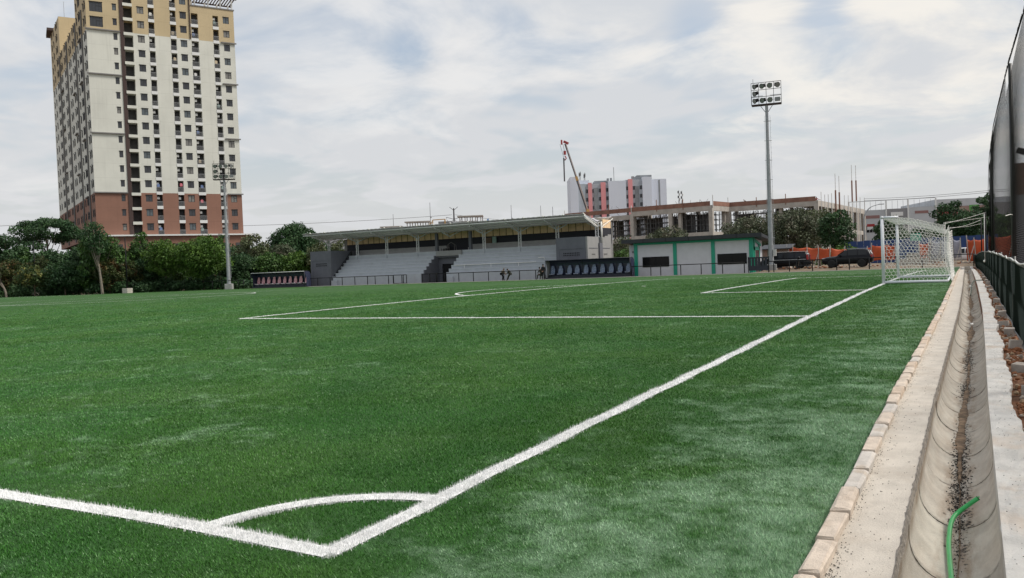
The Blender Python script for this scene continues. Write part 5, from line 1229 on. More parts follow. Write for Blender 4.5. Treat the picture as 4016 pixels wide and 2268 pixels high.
def wheel(parent, x, y, r, w_):
    wh = link('wheel', None, parent, (x, y, r)); q = Matrix.Rotation(math.pi/2, 3, 'X')
    MB().lathe([(r*.6, -w_/2), (r*.93, -w_/2), (r, -w_*.36), (r, w_*.36), (r*.93, w_/2), (r*.6, w_/2)], 22, (0, 0, 0), q).build('tyre', M_TYRE, wh, True)
    mb = MB().lathe([(r*.62, -w_*.40), (r*.62, w_*.40)], 18, (0, 0, 0), q)
    for k in range(5): a = k*2*math.pi/5; mb.bar((0, -w_*.42, 0), (r*.58*math.cos(a), -w_*.42, r*.58*math.sin(a)), .03, .07)
    mb.build('rim', M_RIM, wh)
def sidepane(mb, pts, y):
    for s_ in (-1, 1): P = [(x, s_*yy, z) for x, yy, z in pts]; mb.face(P if s_ < 0 else P[::-1])
suv = thing('parked_suv', 'large black four-wheel-drive car parked beyond the far fence facing left', 'car', (-10.19, 84.9, .22))
S = [(.0, .50, .82, .92, .74, .55), (.10, .40, .92, 1.02, .86, .68), (.45, .36, 1.0, 1.10, .93, .78), (1.30, .34, 1.08, 1.17, .94, .80), (1.45, .34, 1.09, 1.22, .94, .78), (2.15, .34, 1.12, 1.72, .94, .70), (2.45, .34, 1.13, 1.80, .94, .69), (3.3, .34, 1.14, 1.83, .94, .69), (4.1, .36, 1.15, 1.79, .93, .68), (4.42, .42, 1.15, 1.68, .92, .68), (4.62, .46, 1.12, 1.32, .90, .74), (4.73, .52, 1.0, 1.08, .84, .70)]
loft(S, MB()).build('body', M_CARB, suv, True)
mb = MB(); sidepane(mb, [(1.66, .925, 1.17), (2.42, .925, 1.19), (2.42, .73, 1.68), (2.20, .74, 1.62)], 0); sidepane(mb, [(2.5, .925, 1.19), (3.35, .925, 1.20), (3.35, .72, 1.72), (2.5, .73, 1.70)], 0); sidepane(mb, [(3.43, .92, 1.20), (4.25, .91, 1.21), (4.12, .72, 1.68), (3.43, .72, 1.71)], 0); mb.build('side_window', M_CGL, suv)
MB().face([(1.47, -.72, 1.25), (1.47, .72, 1.25), (2.12, .64, 1.70), (2.12, -.64, 1.70)]).build('windscreen', M_CGL, suv); MB().face([(4.66, -.70, 1.30), (4.66, .70, 1.30), (4.46, .62, 1.66), (4.46, -.62, 1.66)][::-1]).build('rear_window', M_HEAD, suv)  # pale rear window colour paints in a white reflection on the glass
for x in (.97, 3.76):
    for y in (-.86, .86):
        wheel(suv, x, y, .40, .26); MB().tube([(x+.47*math.cos(a), y*1.055, .42+.47*math.sin(a)) for a in np.linspace(-.1, math.pi+.1, 14)], .045, 6).build('wheel_arch', M_BLACK, suv)
for s_ in (-1, 1):
    MB().box(.03, .28, s_*.62-.16, s_*.62+.16, .86, .98).build('headlight', M_HEAD, suv, bevel=.03); MB().box(4.52, 4.74, s_*.80-.08, s_*.80+.08, .95, 1.2).build('tail_light', M_TAIL, suv, bevel=.03); MB().obox((1.78, s_*1.02, 1.22), (.16, .2, .16)).build('mirror', M_CARB, suv, bevel=.03)
MB().box(1.0, 3.7, -1.0, -.9, .33, .40).box(1.0, 3.7, .9, 1.0, .33, .40).build('side_step', M_BLACK, suv); MB().tube([(2.4, -.60, 1.88), (4.1, -.60, 1.86)], .025, 6).tube([(2.4, .60, 1.88), (4.1, .60, 1.86)], .025, 6).build('roof_rail', M_GALV, suv)
van = thing('parked_van', 'black people carrier parked behind the right floodlight mast', 'van', (-16.75, 87.0, .22))
S = [(.0, .45, .85, .95, .72, .6), (.12, .32, .98, 1.08, .86, .72), (.7, .28, 1.08, 1.20, .90, .74), (.9, .28, 1.10, 1.3, .9, .74), (1.55, .28, 1.12, 1.74, .9, .72), (2.2, .28, 1.12, 1.80, .9, .72), (4.4, .28, 1.12, 1.79, .9, .72), (4.72, .30, 1.12, 1.70, .89, .72), (4.86, .34, 1.1, 1.40, .87, .76), (4.92, .42, 1.0, 1.1, .84, .72)]
loft(S, MB()).build('body', M_CARB, van, True); mb = MB()
for x0, x1 in ((1.5, 2.4), (2.46, 3.5), (3.56, 4.6)): sidepane(mb, [(x0, .895, 1.17), (x1, .895, 1.17), (x1-.05, .74, 1.68), (x0+.12, .74, 1.68)], 0)
mb.build('side_window', M_CGL, van); MB().face([(4.89, -.7, 1.2), (4.89, .7, 1.2), (4.77, .64, 1.62), (4.77, -.64, 1.62)]).build('rear_window', M_HEAD, van)  # rear glass pale too, with the bright reflection painted into its colour
MB().box(1.6, 4.7, -.66, .66, 1.80, 1.835).build('lit_roof_strip', M_CWH, van, bevel=.015); MB().bar((.9, -.92, .98), (4.7, -.92, .98), .02, .04).build('chrome_strip', M_HEAD, van)  # white strip paints in the lit line along the black roof
for s_ in (-1, 1): MB().box(4.74, 4.93, s_*.78-.09, s_*.78+.09, .9, 1.45).build('tail_light', M_TAIL, van, bevel=.03)
for x in (.95, 3.95):
    for y in (-.82, .82): wheel(van, x, y, .34, .22)
amb = thing('white_van', 'white van with an orange stripe between the grandstand and the clubhouse', 'van', (-35.4, 96.5, .02))
S = [(.0, .5, 1.0, 1.15, .75, .65), (.15, .35, 1.1, 1.25, .9, .8), (.5, .3, 1.3, 1.5, .95, .85), (1.1, .3, 1.4, 2.25, .95, .80), (1.5, .3, 1.4, 2.4, .95, .80), (4.9, .3, 1.4, 2.4, .95, .80), (5.1, .35, 1.4, 2.3, .94, .80)]
loft(S, MB()).build('body', M_CWH, amb, True); MB().box(.3, 5.05, -.985, -.95, 1.55, 1.85).build('stripe', mat('stripe_orange', (.50, .11, .03), .4), amb); MB().box(1.3, 2.1, -.93, -.9, 1.95, 2.25).build('side_window', M_CGL, amb)
for x in (1.0, 4.0):
    for y in (-.86, .86): wheel(amb, x, y, .36, .24)
wc = thing('white_car', 'white car partly hidden behind the goal net', 'car', (.1, 96.0, .15), R(-8))
S = [(.0, .5, .75, .85, .7, .5), (.12, .35, .85, .95, .84, .7), (.9, .3, .95, 1.08, .88, .72), (1.2, .3, .97, 1.15, .88, .7), (1.9, .3, 1.0, 1.62, .88, .62), (3.2, .3, 1.0, 1.66, .88, .62), (4.0, .35, 1.0, 1.5, .87, .64), (4.3, .45, .95, 1.05, .8, .65)]
loft(S, MB()).build('body', M_CWH, wc, True); mb = MB(); sidepane(mb, [(1.4, .875, 1.05), (2.5, .875, 1.05), (2.5, .66, 1.55), (1.95, .67, 1.52)], 0); sidepane(mb, [(2.58, .875, 1.05), (3.8, .87, 1.05), (3.6, .66, 1.52), (2.58, .66, 1.55)], 0); mb.build('side_window', M_CGL, wc)
for x in (.85, 3.45):
    for y in (-.78, .78): wheel(wc, x, y, .33, .21)
# scooter
mo = thing('motor_scooter', 'dark motor scooter with a helmet on it parked in front of the black van', 'scooter', (-12.72, 82.6, .2))
def ringwheel(x, r):
    wh = link('wheel', None, mo, (x, 0, r)); MB().tube([(r*.86*math.cos(a), 0, r*.86*math.sin(a)) for a in np.linspace(0, 2*math.pi, 21)], r*.15, 8, cap=False).build('tyre', M_TYRE, wh, True)
    mb = MB()
    for k in range(6): a = k*math.pi/3; mb.bar((0, 0, 0), (r*.8*math.cos(a), 0, r*.8*math.sin(a)), .02)
    mb.build('rim', M_RIM, wh)
ringwheel(.28, .27); ringwheel(1.55, .26)
MB().prism([(.50, .30), (.62, .92), (.50, 1.02), (.40, .78), (.44, .45)], 'y', -.14, .14).prism([(.52, .30), (1.15, .30), (1.3, .42), (1.15, .46), (.66, .36)], 'y', -.15, .15).prism([(1.0, .42), (1.78, .52), (1.90, .68), (1.72, .72), (1.05, .66)], 'y', -.13, .13).build('fairing', M_CARB, mo, bevel=.03)
MB().prism([(.98, .67), (1.75, .74), (1.72, .82), (1.3, .80), (1.0, .75)], 'y', -.12, .12).build('seat', M_TYRE, mo, bevel=.03)
MB().tube([(.28, .07, .27), (.46, .06, .95)], .03, 6).tube([(.28, -.07, .27), (.46, -.06, .95)], .03, 6).build('fork', M_RIM, mo)
MB().tube([(.52, -.34, 1.02), (.47, 0, .98), (.52, .34, 1.02)], .018, 6).build('handlebar', M_BLACK, mo); MB().prism([(.10, .50), (.46, .55), (.44, .60), (.12, .57)], 'y', -.07, .07).build('front_mudguard', M_CARB, mo)
for s_ in (-1, 1): MB().tube([(.5, s_*.25, 1.02), (.46, s_*.28, 1.18)], .01, 5).obox((.46, s_*.29, 1.21), (.03, .12, .08)).build('mirror', M_BLACK, mo)
MB().obox((1.90, 0, .62), (.05, .2, .1)).build('tail_light', M_TAIL, mo); MB().tube([(1.2, -.16, .3), (1.75, -.18, .38)], .05, 8).build('exhaust', M_RIM, mo)
he = MB().ball((-12.15, 82.6, 1.36), (.15, .13, .14), 12).build('helmet', M_CARB, smooth=True); tag(he, 'glossy dark helmet resting on the scooter handlebar', 'helmet')
# ------------------------------------------------------------------ tarpaulin screens, hoarding, hut, clutter
M_TARP = mat('tarp_orange', (.55, .095, .028), .6, var=.12, scale=1.2); M_TARPG = mat('tarp_grey', (.36, .37, .44), .6, var=.1); M_BLUE = mat('hoarding_blue', (.012, .045, .16), .55, var=.12, scale=.8)
M_POLEW = mat('timber_pale', (.45, .42, .38), .8, var=.1)
def tarp(label, pts, m_=M_TARP, zb=.75, seed=0):
    """pts: (x, y, top z) posts; cloth hangs between them with folds"""
    q = random.Random(seed); t = thing('tarpaulin_screen', label, 'tarpaulin', (pts[0][0], pts[0][1], .15)); o = Vector(t.location); mb = MB(); nz = 9; cols = []
    for a, b in zip(pts[:-1], pts[1:]):
        n = max(4, int(math.hypot(b[0]-a[0], b[1]-a[1])/.22))
        for i in range(n): k = i/n; cols.append((a[0]+(b[0]-a[0])*k, a[1]+(b[1]-a[1])*k, a[2]+(b[2]-a[2])*k-.14*math.sin(math.pi*k), math.sin(math.pi*k)))
    cols.append((*pts[-1], 0)); ph = q.uniform(0, 6)
    for i, (x, y, z, s_) in enumerate(cols):
        for j in range(nz+1):
            k = j/nz; w_ = .10*s_*math.sin(i*.55+k*3+ph)+.07*s_*math.sin(i*1.3-k*5+ph*2)+.16*s_*k*(1-k)
            mb.v.append((x-o.x+q.uniform(-.01, .01), y-o.y-w_, zb+(z-zb)*k-o.z+.04*math.sin(i*.8+ph)*(1-k)))
    for i in range(len(cols)-1):
        for j in range(nz): mb.f.append((i*(nz+1)+j, (i+1)*(nz+1)+j, (i+1)*(nz+1)+j+1, i*(nz+1)+j+1)); mb.m.append(0)
    c = mb.build('cloth', m_, t, True); c.modifiers.new('Solid', 'SOLIDIFY').thickness = .012
    for k, (x, y, z) in enumerate(pts):
        lean = q.uniform(-.25, .25); MB().tube([(x-o.x+lean, y-o.y-.06, 0), (x-o.x, y-o.y-.06, z-o.z+q.uniform(.1, .45))], .05, 6).build('pole', M_POLEW, t)
        if k % 2: MB().tube([(x-o.x-.5, y-o.y-.55, 0), (x-o.x, y-o.y-.08, (z-o.z)*.75)], .04, 6).build('brace', M_POLEW, t)
    return t
tarp('orange tarpaulin screen on pale poles behind the black van and scooter', [(-15.6, 95, 2.62), (-14.9, 95, 2.62), (-13.35, 95, 2.55), (-12.1, 95, 2.46), (-10.85, 95, 2.32)], zb=1.0, seed=1)
tarp('orange tarpaulin screen behind the front of the large black car', [(-10.8, 95.05, 2.34), (-9.3, 95.2, 2.16), (-7.9, 95.1, 1.7), (-7.0, 95, 2.1)], zb=.8, seed=2)
tarp('orange tarpaulin screen between the large black car and the goal', [(-6.95, 94.9, 2.2), (-6.5, 94.9, 2.44), (-4.95, 95, 2.42), (-4.2, 95, 2.38)], zb=.75, seed=3)
tarp('narrow orange tarpaulin seen through the middle of the goal net', [(-1.6, 90, 2.4), (-.68, 90.1, 2.36)], zb=.45, seed=4)
tarp('grey tarpaulin seen through the rear of the goal net', [(-.55, 90.4, 2.7), (.4, 90.3, 2.5), (1.3, 90.3, 2.6)], M_TARPG, zb=.7, seed=5)
tarp('leaning grey banner beside the white car', [(1.45, 89.5, 2.66), (2.12, 89.5, 2.55)], M_TARPG, zb=.75, seed=6)
tarp('orange tarpaulin screen at the far end of the drain', [(2.66, 89.7, 2.6), (3.3, 89.7, 2.52), (4.3, 89.9, 2.6)], zb=.4, seed=7)
tarp('orange tarpaulin screen behind the tall net on the right', [(4.5, 88, 2.7), (6.5, 88, 2.75), (8.5, 88, 2.7), (11, 88, 2.8)], zb=.6, seed=8)
hb_ = thing('blue_hoarding', 'dark blue sheet-metal hoarding behind the orange tarpaulins', 'hoarding', (-11.2, 110, 0))
for i in range(22): MB().box(.78*i, .78*i+.75, 0, .05, .3, 3.15+(.04 if i % 2 else 0)+(.02*i if i < 6 else .1)).build('sheet', M_BLUE, hb_)
ht = thing('timber_hut', 'small timber hut with a sloping roof behind the right floodlight mast', 'hut', (-18.3, 94.5, .1))
for i in range(11): MB().box(.27*i, .27*i+.255, 0, .05, 0, 2.4).build('plank', mat('plank', (.24+rnd.uniform(-.05, .05), .19, .15), .9, var=.2) if i < 4 else bpy.data.materials['plank'], ht)
MB().box(0, 2.95, .05, 2.4, 0, 2.35).build('wall', M_POLEW, ht); MB().prism([(-.4, 2.35), (-.4, 2.45), (2.6, 2.95), (2.6, 2.85)], 'x', -.3, 3.3).build('roof', M_ROOFB, ht); MB().box(1.3, 2.2, -.03, .0, .2, 1.75).build('doorway', M_VOID, ht)
for k, (x, y, L_, h_) in enumerate(((-3.3, 88.6, 2.6, .75), (-2.9, 92, 3.0, 1.25))):
    w_ = MB().box(0, L_, 0, .22, 0, h_).build('concrete_barrier', M_BLOCK, loc=(x, y, .12), bevel=.03); tag(w_, ('low concrete barrier seen through the near part of the goal net', 'taller concrete barrier seen through the goal net behind the low one')[k], 'barrier')
sg = thing('green_sign', 'green sign board seen through the goal net in front of dark trees', 'sign', (-2.7, 96, 0)); MB().box(0, 1.05, 0, .05, 2.75, 3.55).build('board', mat('sign_green', (.015, .30, .19), .5, var=.05), sg); MB().box(.5, .56, .05, .1, 0, 2.75).build('post', M_GALV, sg)
MB().box(.1, .95, -.012, 0, 3.36, 3.42).box(.1, .7, -.012, 0, 3.2, 3.24).box(.1, .9, -.012, 0, 2.98, 3.02).build('white_band', M_TW, sg)
lp = thing('street_lamp', 'street lamp with a curved arm beside the unfinished building', 'street lamp', tuple(Vector((*at(3392, 1000, 150).xy, 0))))
MB().tube(smooth_path([(0, 0, 0), (0, 0, 7), (.1, 0, 8.6), (1.0, .5, 10.1), (2.6, 1.3, 10.7)], 6), [.11]*19+[.07]*6, 8).build('post', M_GALV, lp, True); MB().obox((2.9, 1.45, 10.68), (.9, .35, .14), Matrix.Rotation(.46, 3, 'Z')).build('lamp_head', M_GALV, lp); MB().box(-.35, .35, -.15, .15, 2.0, 4.0).build('cabinet', M_F1, lp)
fg = thing('flag', 'small red and white flag on the street lamp post', 'flag', tuple(at(3401, 900, 150))); MB().box(0, 1.3, -.02, .02, .45, .95).build('red_half', M_TAIL, fg); MB().box(0, 1.3, -.02, .02, -.1, .45).build('white_half', M_TW, fg)
bf = MB().prism([(0, 0), (1.6, .15), (1.45, 1.3)], 'y', -.02, .02).build('blue_flag', mat('flag_blue', (.12, .28, .55), .7), loc=tuple(at(1893, 878, 195))); bf.rotation_euler[2] = YAW; tag(bf, 'small blue pennant on the roof behind the grandstand', 'flag')
mb = MB()
for k in range(160):
    x = rnd.uniform(-16, 3.5); y = rnd.uniform(86, 94.5); r0 = rnd.uniform(.04, .16); b0 = len(mb.v); mb.ball((x, y, .2+r0*.3), (r0*1.4, r0, r0*.7), 6, rnd.choice((0, 1)))
    for i in range(b0, len(mb.v)): mb.v[i] = tuple(c+rnd.uniform(-.2, .2)*r0 for c in mb.v[i])
tag(mb.build('spoil', [bpy.data.materials['clod'], bpy.data.materials['stone']]), kind='stuff')
# ------------------------------------------------------------------ people
M_SKIN = mat('skin', (.30, .17, .11), .6, var=.04)
def skin_mesh(name, J, E, rad, m_, parent, rootk, sub=1):
    ks = list(J); me = bpy.data.meshes.new(name); me.from_pydata([J[k] for k in ks], [(ks.index(a), ks.index(b)) for a, b in E], []); me.materials.append(m_)
    o = link(name, me, parent); s_ = o.modifiers.new('Skin', 'SKIN'); s_.use_smooth_shade = True
    for k, v in zip(ks, me.skin_vertices[0].data): v.radius = (rad[k], rad[k]); v.use_root = (k == rootk)
    o.modifiers.new('Sub', 'SUBSURF').levels = sub; o.modifiers['Sub'].render_levels = sub; return o
def person(label, loc, rz, P, top, low, hair, cover=False):
    t = thing('person', label, 'person', loc, rz); V = Vector
    J = {k: V(v) for k, v in P.items() if k != 'face'}; up = (J['head']-J['neck']).normalized()
    rad = {'pel': .13, 'waist': .115, 'chest': .14, 'neck': .055, 'head': .085, 'crown': .075}
    for s_ in 'LR': rad.update({'sh'+s_: .065, 'el'+s_: .042, 'wr'+s_: .03, 'hip'+s_: .09, 'kn'+s_: .06, 'an'+s_: .042, 'toe'+s_: .035})
    J['waist'] = J['pel'].lerp(J['chest'], .45); J['crown'] = J['head']+up*.09
    E = [('pel', 'waist'), ('waist', 'chest'), ('chest', 'neck'), ('neck', 'head'), ('head', 'crown')]
    for s_ in 'LR':
        E += [('chest', 'sh'+s_), ('sh'+s_, 'el'+s_), ('el'+s_, 'wr'+s_), ('pel', 'hip'+s_), ('hip'+s_, 'kn'+s_), ('kn'+s_, 'an'+s_), ('an'+s_, 'toe'+s_)]
        d = (J['wr'+s_]-J['el'+s_]).normalized(); pa_ = J['wr'+s_]+d*.08; J['palm'+s_] = pa_; rad['palm'+s_] = .03; E.append(('wr'+s_, 'palm'+s_))
        sd = d.cross(V((0, 1, .2))).normalized()
        for k in range(4): n_ = 'f%d%s' % (k, s_); J[n_] = pa_+d*(.085-.008*abs(k-1.4))+sd*(.024*(k-1.5))+V((0, -.015, 0)); rad[n_] = .009; E.append(('palm'+s_, n_))
        n_ = 'th'+s_; J[n_] = J['wr'+s_]+d*.07+sd*-.055; rad[n_] = .010; E.append(('wr'+s_, n_))
    skin_mesh('body', J, E, rad, M_SKIN, t, 'pel')
    def sub(keys, extra, name, m_, root):
        JJ = {k: J[k] for k in keys}; EE = [e for e in E if e[0] in JJ and e[1] in JJ]; skin_mesh(name, JJ, EE, {k: rad[k]+extra for k in keys}, m_, t, root)
    sub(['pel', 'waist', 'chest', 'neck', 'shL', 'elL', 'wrL', 'shR', 'elR', 'wrR'], .018, 'shirt', top, 'pel')
    sub(['pel', 'hipL', 'knL', 'anL', 'hipR', 'knR', 'anR'], .02, 'trousers', low, 'pel'); h = J['head']
    for s_ in 'LR': MB().obox((J['an'+s_]+J['toe'+s_])/2+V((0, 0, -.01)), (.10, .10, .08)).bar(J['an'+s_]+V((0, 0, -.03)), J['toe'+s_], .10, .08).build('shoe', M_BLACK, t, bevel=.02)
    MB().ball(tuple(h+up*.05), (.105, .115, .11), 12).build('headscarf' if cover else 'hair', hair, t, True)
    fc_ = V(P.get('face', (0, -1, 0))).normalized(); sd = fc_.cross(up).normalized(); mb = MB()
    for s_ in (-1, 1): mb.ball(tuple(h+fc_*.095+sd*.035*s_+up*.02), .012, 6)
    mb.build('eyes', M_BLACK, t); MB().ball(tuple(h+fc_*.105), (.014, .014, .022), 6).ball(tuple(h+fc_*.09-up*.045), (.025, .012, .008), 6).build('nose_and_mouth', M_SKIN, t)
    return t
def leg(s_, hip, kn, an, toe): return {'hip'+s_: hip, 'kn'+s_: kn, 'an'+s_: an, 'toe'+s_: toe}
def arm(s_, sh, el, wr): return {'sh'+s_: sh, 'el'+s_: el, 'wr'+s_: wr}
M_BEIGE = mat('cloth_beige', (.25, .20, .15), .9, var=.1); M_DK = mat('cloth_black', (.012, .012, .014), .9, var=.1); M_CAMO = mat('cloth_olive', (.045, .050, .036), .9, var=.5, scale=12); M_SCARF = mat('scarf', (.20, .17, .15), .9, var=.1); M_HAIR = mat('hair_black', (.010, .009, .008), .7, var=0); M_REDC = mat('cloth_red', (.20, .035, .03), .9)
person('person in a beige top and headscarf bending over the rail fence', (-45.5, 80.35, .03), 0, {'pel': (-.12, 0, .82), 'chest': (.10, 0, 1.14), 'neck': (.17, 0, 1.24), 'head': (.22, -.02, 1.33), 'face': (.7, -.5, -.4), **arm('L', (.12, .17, 1.14), (.28, .12, .90), (.42, .02, .78)), **arm('R', (.12, -.17, 1.14), (.26, -.14, .90), (.40, -.08, .76)), **leg('L', (-.1, .1, .8), (-.02, .12, .45), (-.12, .12, .06), (.03, .12, .03)), **leg('R', (-.1, -.1, .8), (.12, -.1, .46), (.22, -.1, .06), (.37, -.1, .03))}, M_BEIGE, M_DK, M_SCARF, True)
person('person in dark olive clothes leaning back and looking down by the rail fence', (-44.75, 80.4, .03), 0, {'pel': (.28, 0, .78), 'chest': (.16, 0, 1.10), 'neck': (.06, 0, 1.20), 'head': (-.02, -.02, 1.26), 'face': (-.7, -.4, -.5), **arm('L', (.14, .17, 1.1), (.0, .14, .88), (-.18, .05, .80)), **arm('R', (.14, -.17, 1.1), (.02, -.16, .86), (-.16, -.10, .78)), **leg('L', (.26, .1, .76), (.02, .12, .48), (-.16, .12, .06), (-.3, .1, .03)), **leg('R', (.26, -.1, .76), (.05, -.12, .44), (-.10, -.12, .06), (-.24, -.14, .03))}, M_CAMO, M_CAMO, M_HAIR)
person('person in dark olive clothes sitting beside the blue-seated dugout', (-40.35, 80.3, .03), 0, {'pel': (.06, .05, .55), 'chest': (.04, -.05, .98), 'neck': (.0, -.1, 1.18), 'head': (-.05, -.13, 1.30), 'face': (-.4, -.9, 0), **arm('L', (.2, -.02, 1.02), (.24, -.2, .78), (.10, -.36, .66)), **arm('R', (-.16, -.06, 1.02), (-.26, -.22, .78), (-.12, -.38, .66)), **leg('L', (.15, .0, .53), (.16, -.42, .52), (.14, -.42, .07), (.14, -.56, .04)), **leg('R', (-.05, .0, .53), (-.2, -.42, .52), (-.26, -.40, .07), (-.3, -.54, .04))}, M_CAMO, M_CAMO, M_HAIR)
bxx = MB().box(-.25, .25, -.2, .25, 0, .44).build('white_box', M_TW, loc=(-40.2, 80.45, .03), bevel=.02); tag(bxx, 'pale box used as a seat beside the dugout', 'box')
person('person in black standing with hands clasped at the end of the dugout', (-39.62, 79.55, .03), 0, {'pel': (0, 0, .93), 'chest': (0, 0, 1.32), 'neck': (0, 0, 1.50), 'head': (0, -.02, 1.62), **arm('L', (.19, 0, 1.36), (.24, -.04, 1.08), (.08, -.17, .93)), **arm('R', (-.19, 0, 1.36), (-.24, -.04, 1.08), (-.08, -.17, .93)), **leg('L', (.1, 0, .9), (.11, -.02, .48), (.11, .02, .06), (.12, -.12, .03)), **leg('R', (-.1, 0, .9), (-.11, -.02, .48), (-.11, .02, .06), (-.12, -.12, .03))}, M_DK, M_DK, M_HAIR)
w1 = at(2925, 797, 172); person('worker bending over the formwork on top of the unfinished building', (w1.x, w1.y, 12.75), R(20), {'pel': (.2, 0, .85), 'chest': (-.15, 0, 1.12), 'neck': (-.27, 0, 1.22), 'head': (-.36, 0, 1.30), 'face': (-.8, -.3, -.5), **arm('L', (-.15, .18, 1.1), (-.5, .15, .9), (-.75, .1, .65)), **arm('R', (-.15, -.18, 1.1), (-.5, -.15, .9), (-.75, -.1, .65)), **leg('L', (.2, .1, .83), (.15, .1, .44), (.2, .1, .05), (.05, .1, .03)), **leg('R', (.2, -.1, .83), (.3, -.1, .44), (.42, -.1, .05), (.28, -.1, .03))}, M_DK, M_DK, M_HAIR)
w2 = at(3202, 775, 176); person('worker in a red top half hidden behind the corner formwork panel', (w2.x, w2.y, 12.7), R(20), {'pel': (0, 0, .93), 'chest': (0, 0, 1.32), 'neck': (0, 0, 1.50), 'head': (0, -.02, 1.62), **arm('L', (.19, 0, 1.36), (.45, -.1, 1.15), (.7, -.2, 1.1)), **arm('R', (-.19, 0, 1.36), (-.24, -.1, 1.08), (-.08, -.2, .95)), **leg('L', (.1, 0, .9), (.11, -.02, .48), (.11, .02, .06), (.12, -.12, .03)), **leg('R', (-.1, 0, .9), (-.11, -.02, .48), (-.11, .02, .06), (-.12, -.12, .03))}, M_REDC, M_DK, M_HAIR)
# ------------------------------------------------------------------ trees
def leaf_mat(name, c1_, c2_, c3_=None):
    mt = bpy.data.materials.new(name); mt.use_nodes = True; t = NT(mt.node_tree); b = mt.node_tree.nodes['Principled BSDF']; L = mt.node_tree.links
    a = t.n('ShaderNodeAttribute', attribute_name='shade').outputs['Fac']; ge = t.n('ShaderNodeNewGeometry').outputs['Position']
    n = t.ss(t.noise(ge, .55, 4, .6), .32, .68); c = t.mix(n, c1_, c2_)
    if c3_: c = t.mix(t.ss(t.noise(t.vmath('ADD', ge, (30, 4, 9)), .8, 3, .5), .50, .66), c, c3_)
    v = t.n('ShaderNodeVectorMath', {0: c, 'Scale': t.math('ADD', t.math('MULTIPLY', a, .9), .55)}, operation='SCALE').outputs[0]
    L.new(v, b.inputs['Base Color']); b.inputs['Roughness'].default_value = .55; b.inputs['Specular IOR Level'].default_value = .3
    tr = t.n('ShaderNodeBsdfTranslucent', {'Color': v}); mx = t.n('ShaderNodeMixShader', {0: .22, 1: b.outputs[0], 2: tr.outputs[0]}); L.new(mx.outputs[0], mt.node_tree.nodes['Material Output'].inputs[0]); return mt
LM = {'dark': leaf_mat('leaf_dark', (.020, .056, .020), (.054, .110, .040)), 'mid': leaf_mat('leaf_mid', (.034, .084, .018), (.078, .150, .034)), 'bright': leaf_mat('leaf_bright', (.045, .105, .014), (.105, .185, .030)),
      'olive': leaf_mat('leaf_olive', (.060, .082, .034), (.115, .132, .062)), 'grey': leaf_mat('leaf_grey', (.062, .082, .044), (.112, .132, .074), (.14, .13, .09)), 'rust': leaf_mat('leaf_rust', (.030, .055, .016), (.060, .080, .020), (.11, .065, .022)), 'yellow': leaf_mat('leaf_yellow', (.035, .070, .020), (.070, .105, .035), (.20, .19, .05))}
M_BARK = mat('bark', (.13, .10, .075), .9, var=.3, scale=6, bump=.5, bscale=18); M_BARKP = mat('bark_pale', (.18, .155, .125), .9, var=.25, scale=5)
def crown(name, clumps, leaf, per, m_, parent, seed, flat=.7):
    g_ = np.random.default_rng(seed); V = []; S_ = []
    for (cx, cy, cz, r) in clumps:
        n = int(per*r*r); d = g_.normal(size=(n, 3)); d /= np.linalg.norm(d, axis=1)[:, None]; rr = r*(.45+.62*g_.random(n)**.6); rr *= 1+.25*np.sin(d[:, 0]*7+seed)*np.cos(d[:, 1]*6)
        c = np.array((cx, cy, cz))+d*rr[:, None]*np.array((1, 1, flat))
        nn = d*.55+g_.normal(0, .6, (n, 3))+np.array((0, 0, .45)); nn /= np.linalg.norm(nn, axis=1)[:, None]
        t1 = np.cross(nn, g_.normal(size=(n, 3))); t1 /= np.linalg.norm(t1, axis=1)[:, None]; t2 = np.cross(nn, t1); s = leaf*g_.uniform(.6, 1.35, n)[:, None]
        droop = np.array((0, 0, -.25))*s
        q0 = c-t1*s*.5; q1 = c+t2*s*.34; q2 = c+t1*s*.55+droop; q3 = c-t2*s*.34
        V.append(np.stack([q0, q1, q2, q0, q2, q3], 1).reshape(-1, 3)); sh = g_.uniform(0, 1, n)*.75+.25*g_.random(); S_.append(np.repeat(sh, 2))
    return tri_mesh(name, np.concatenate(V), np.concatenate(S_), m_, parent)
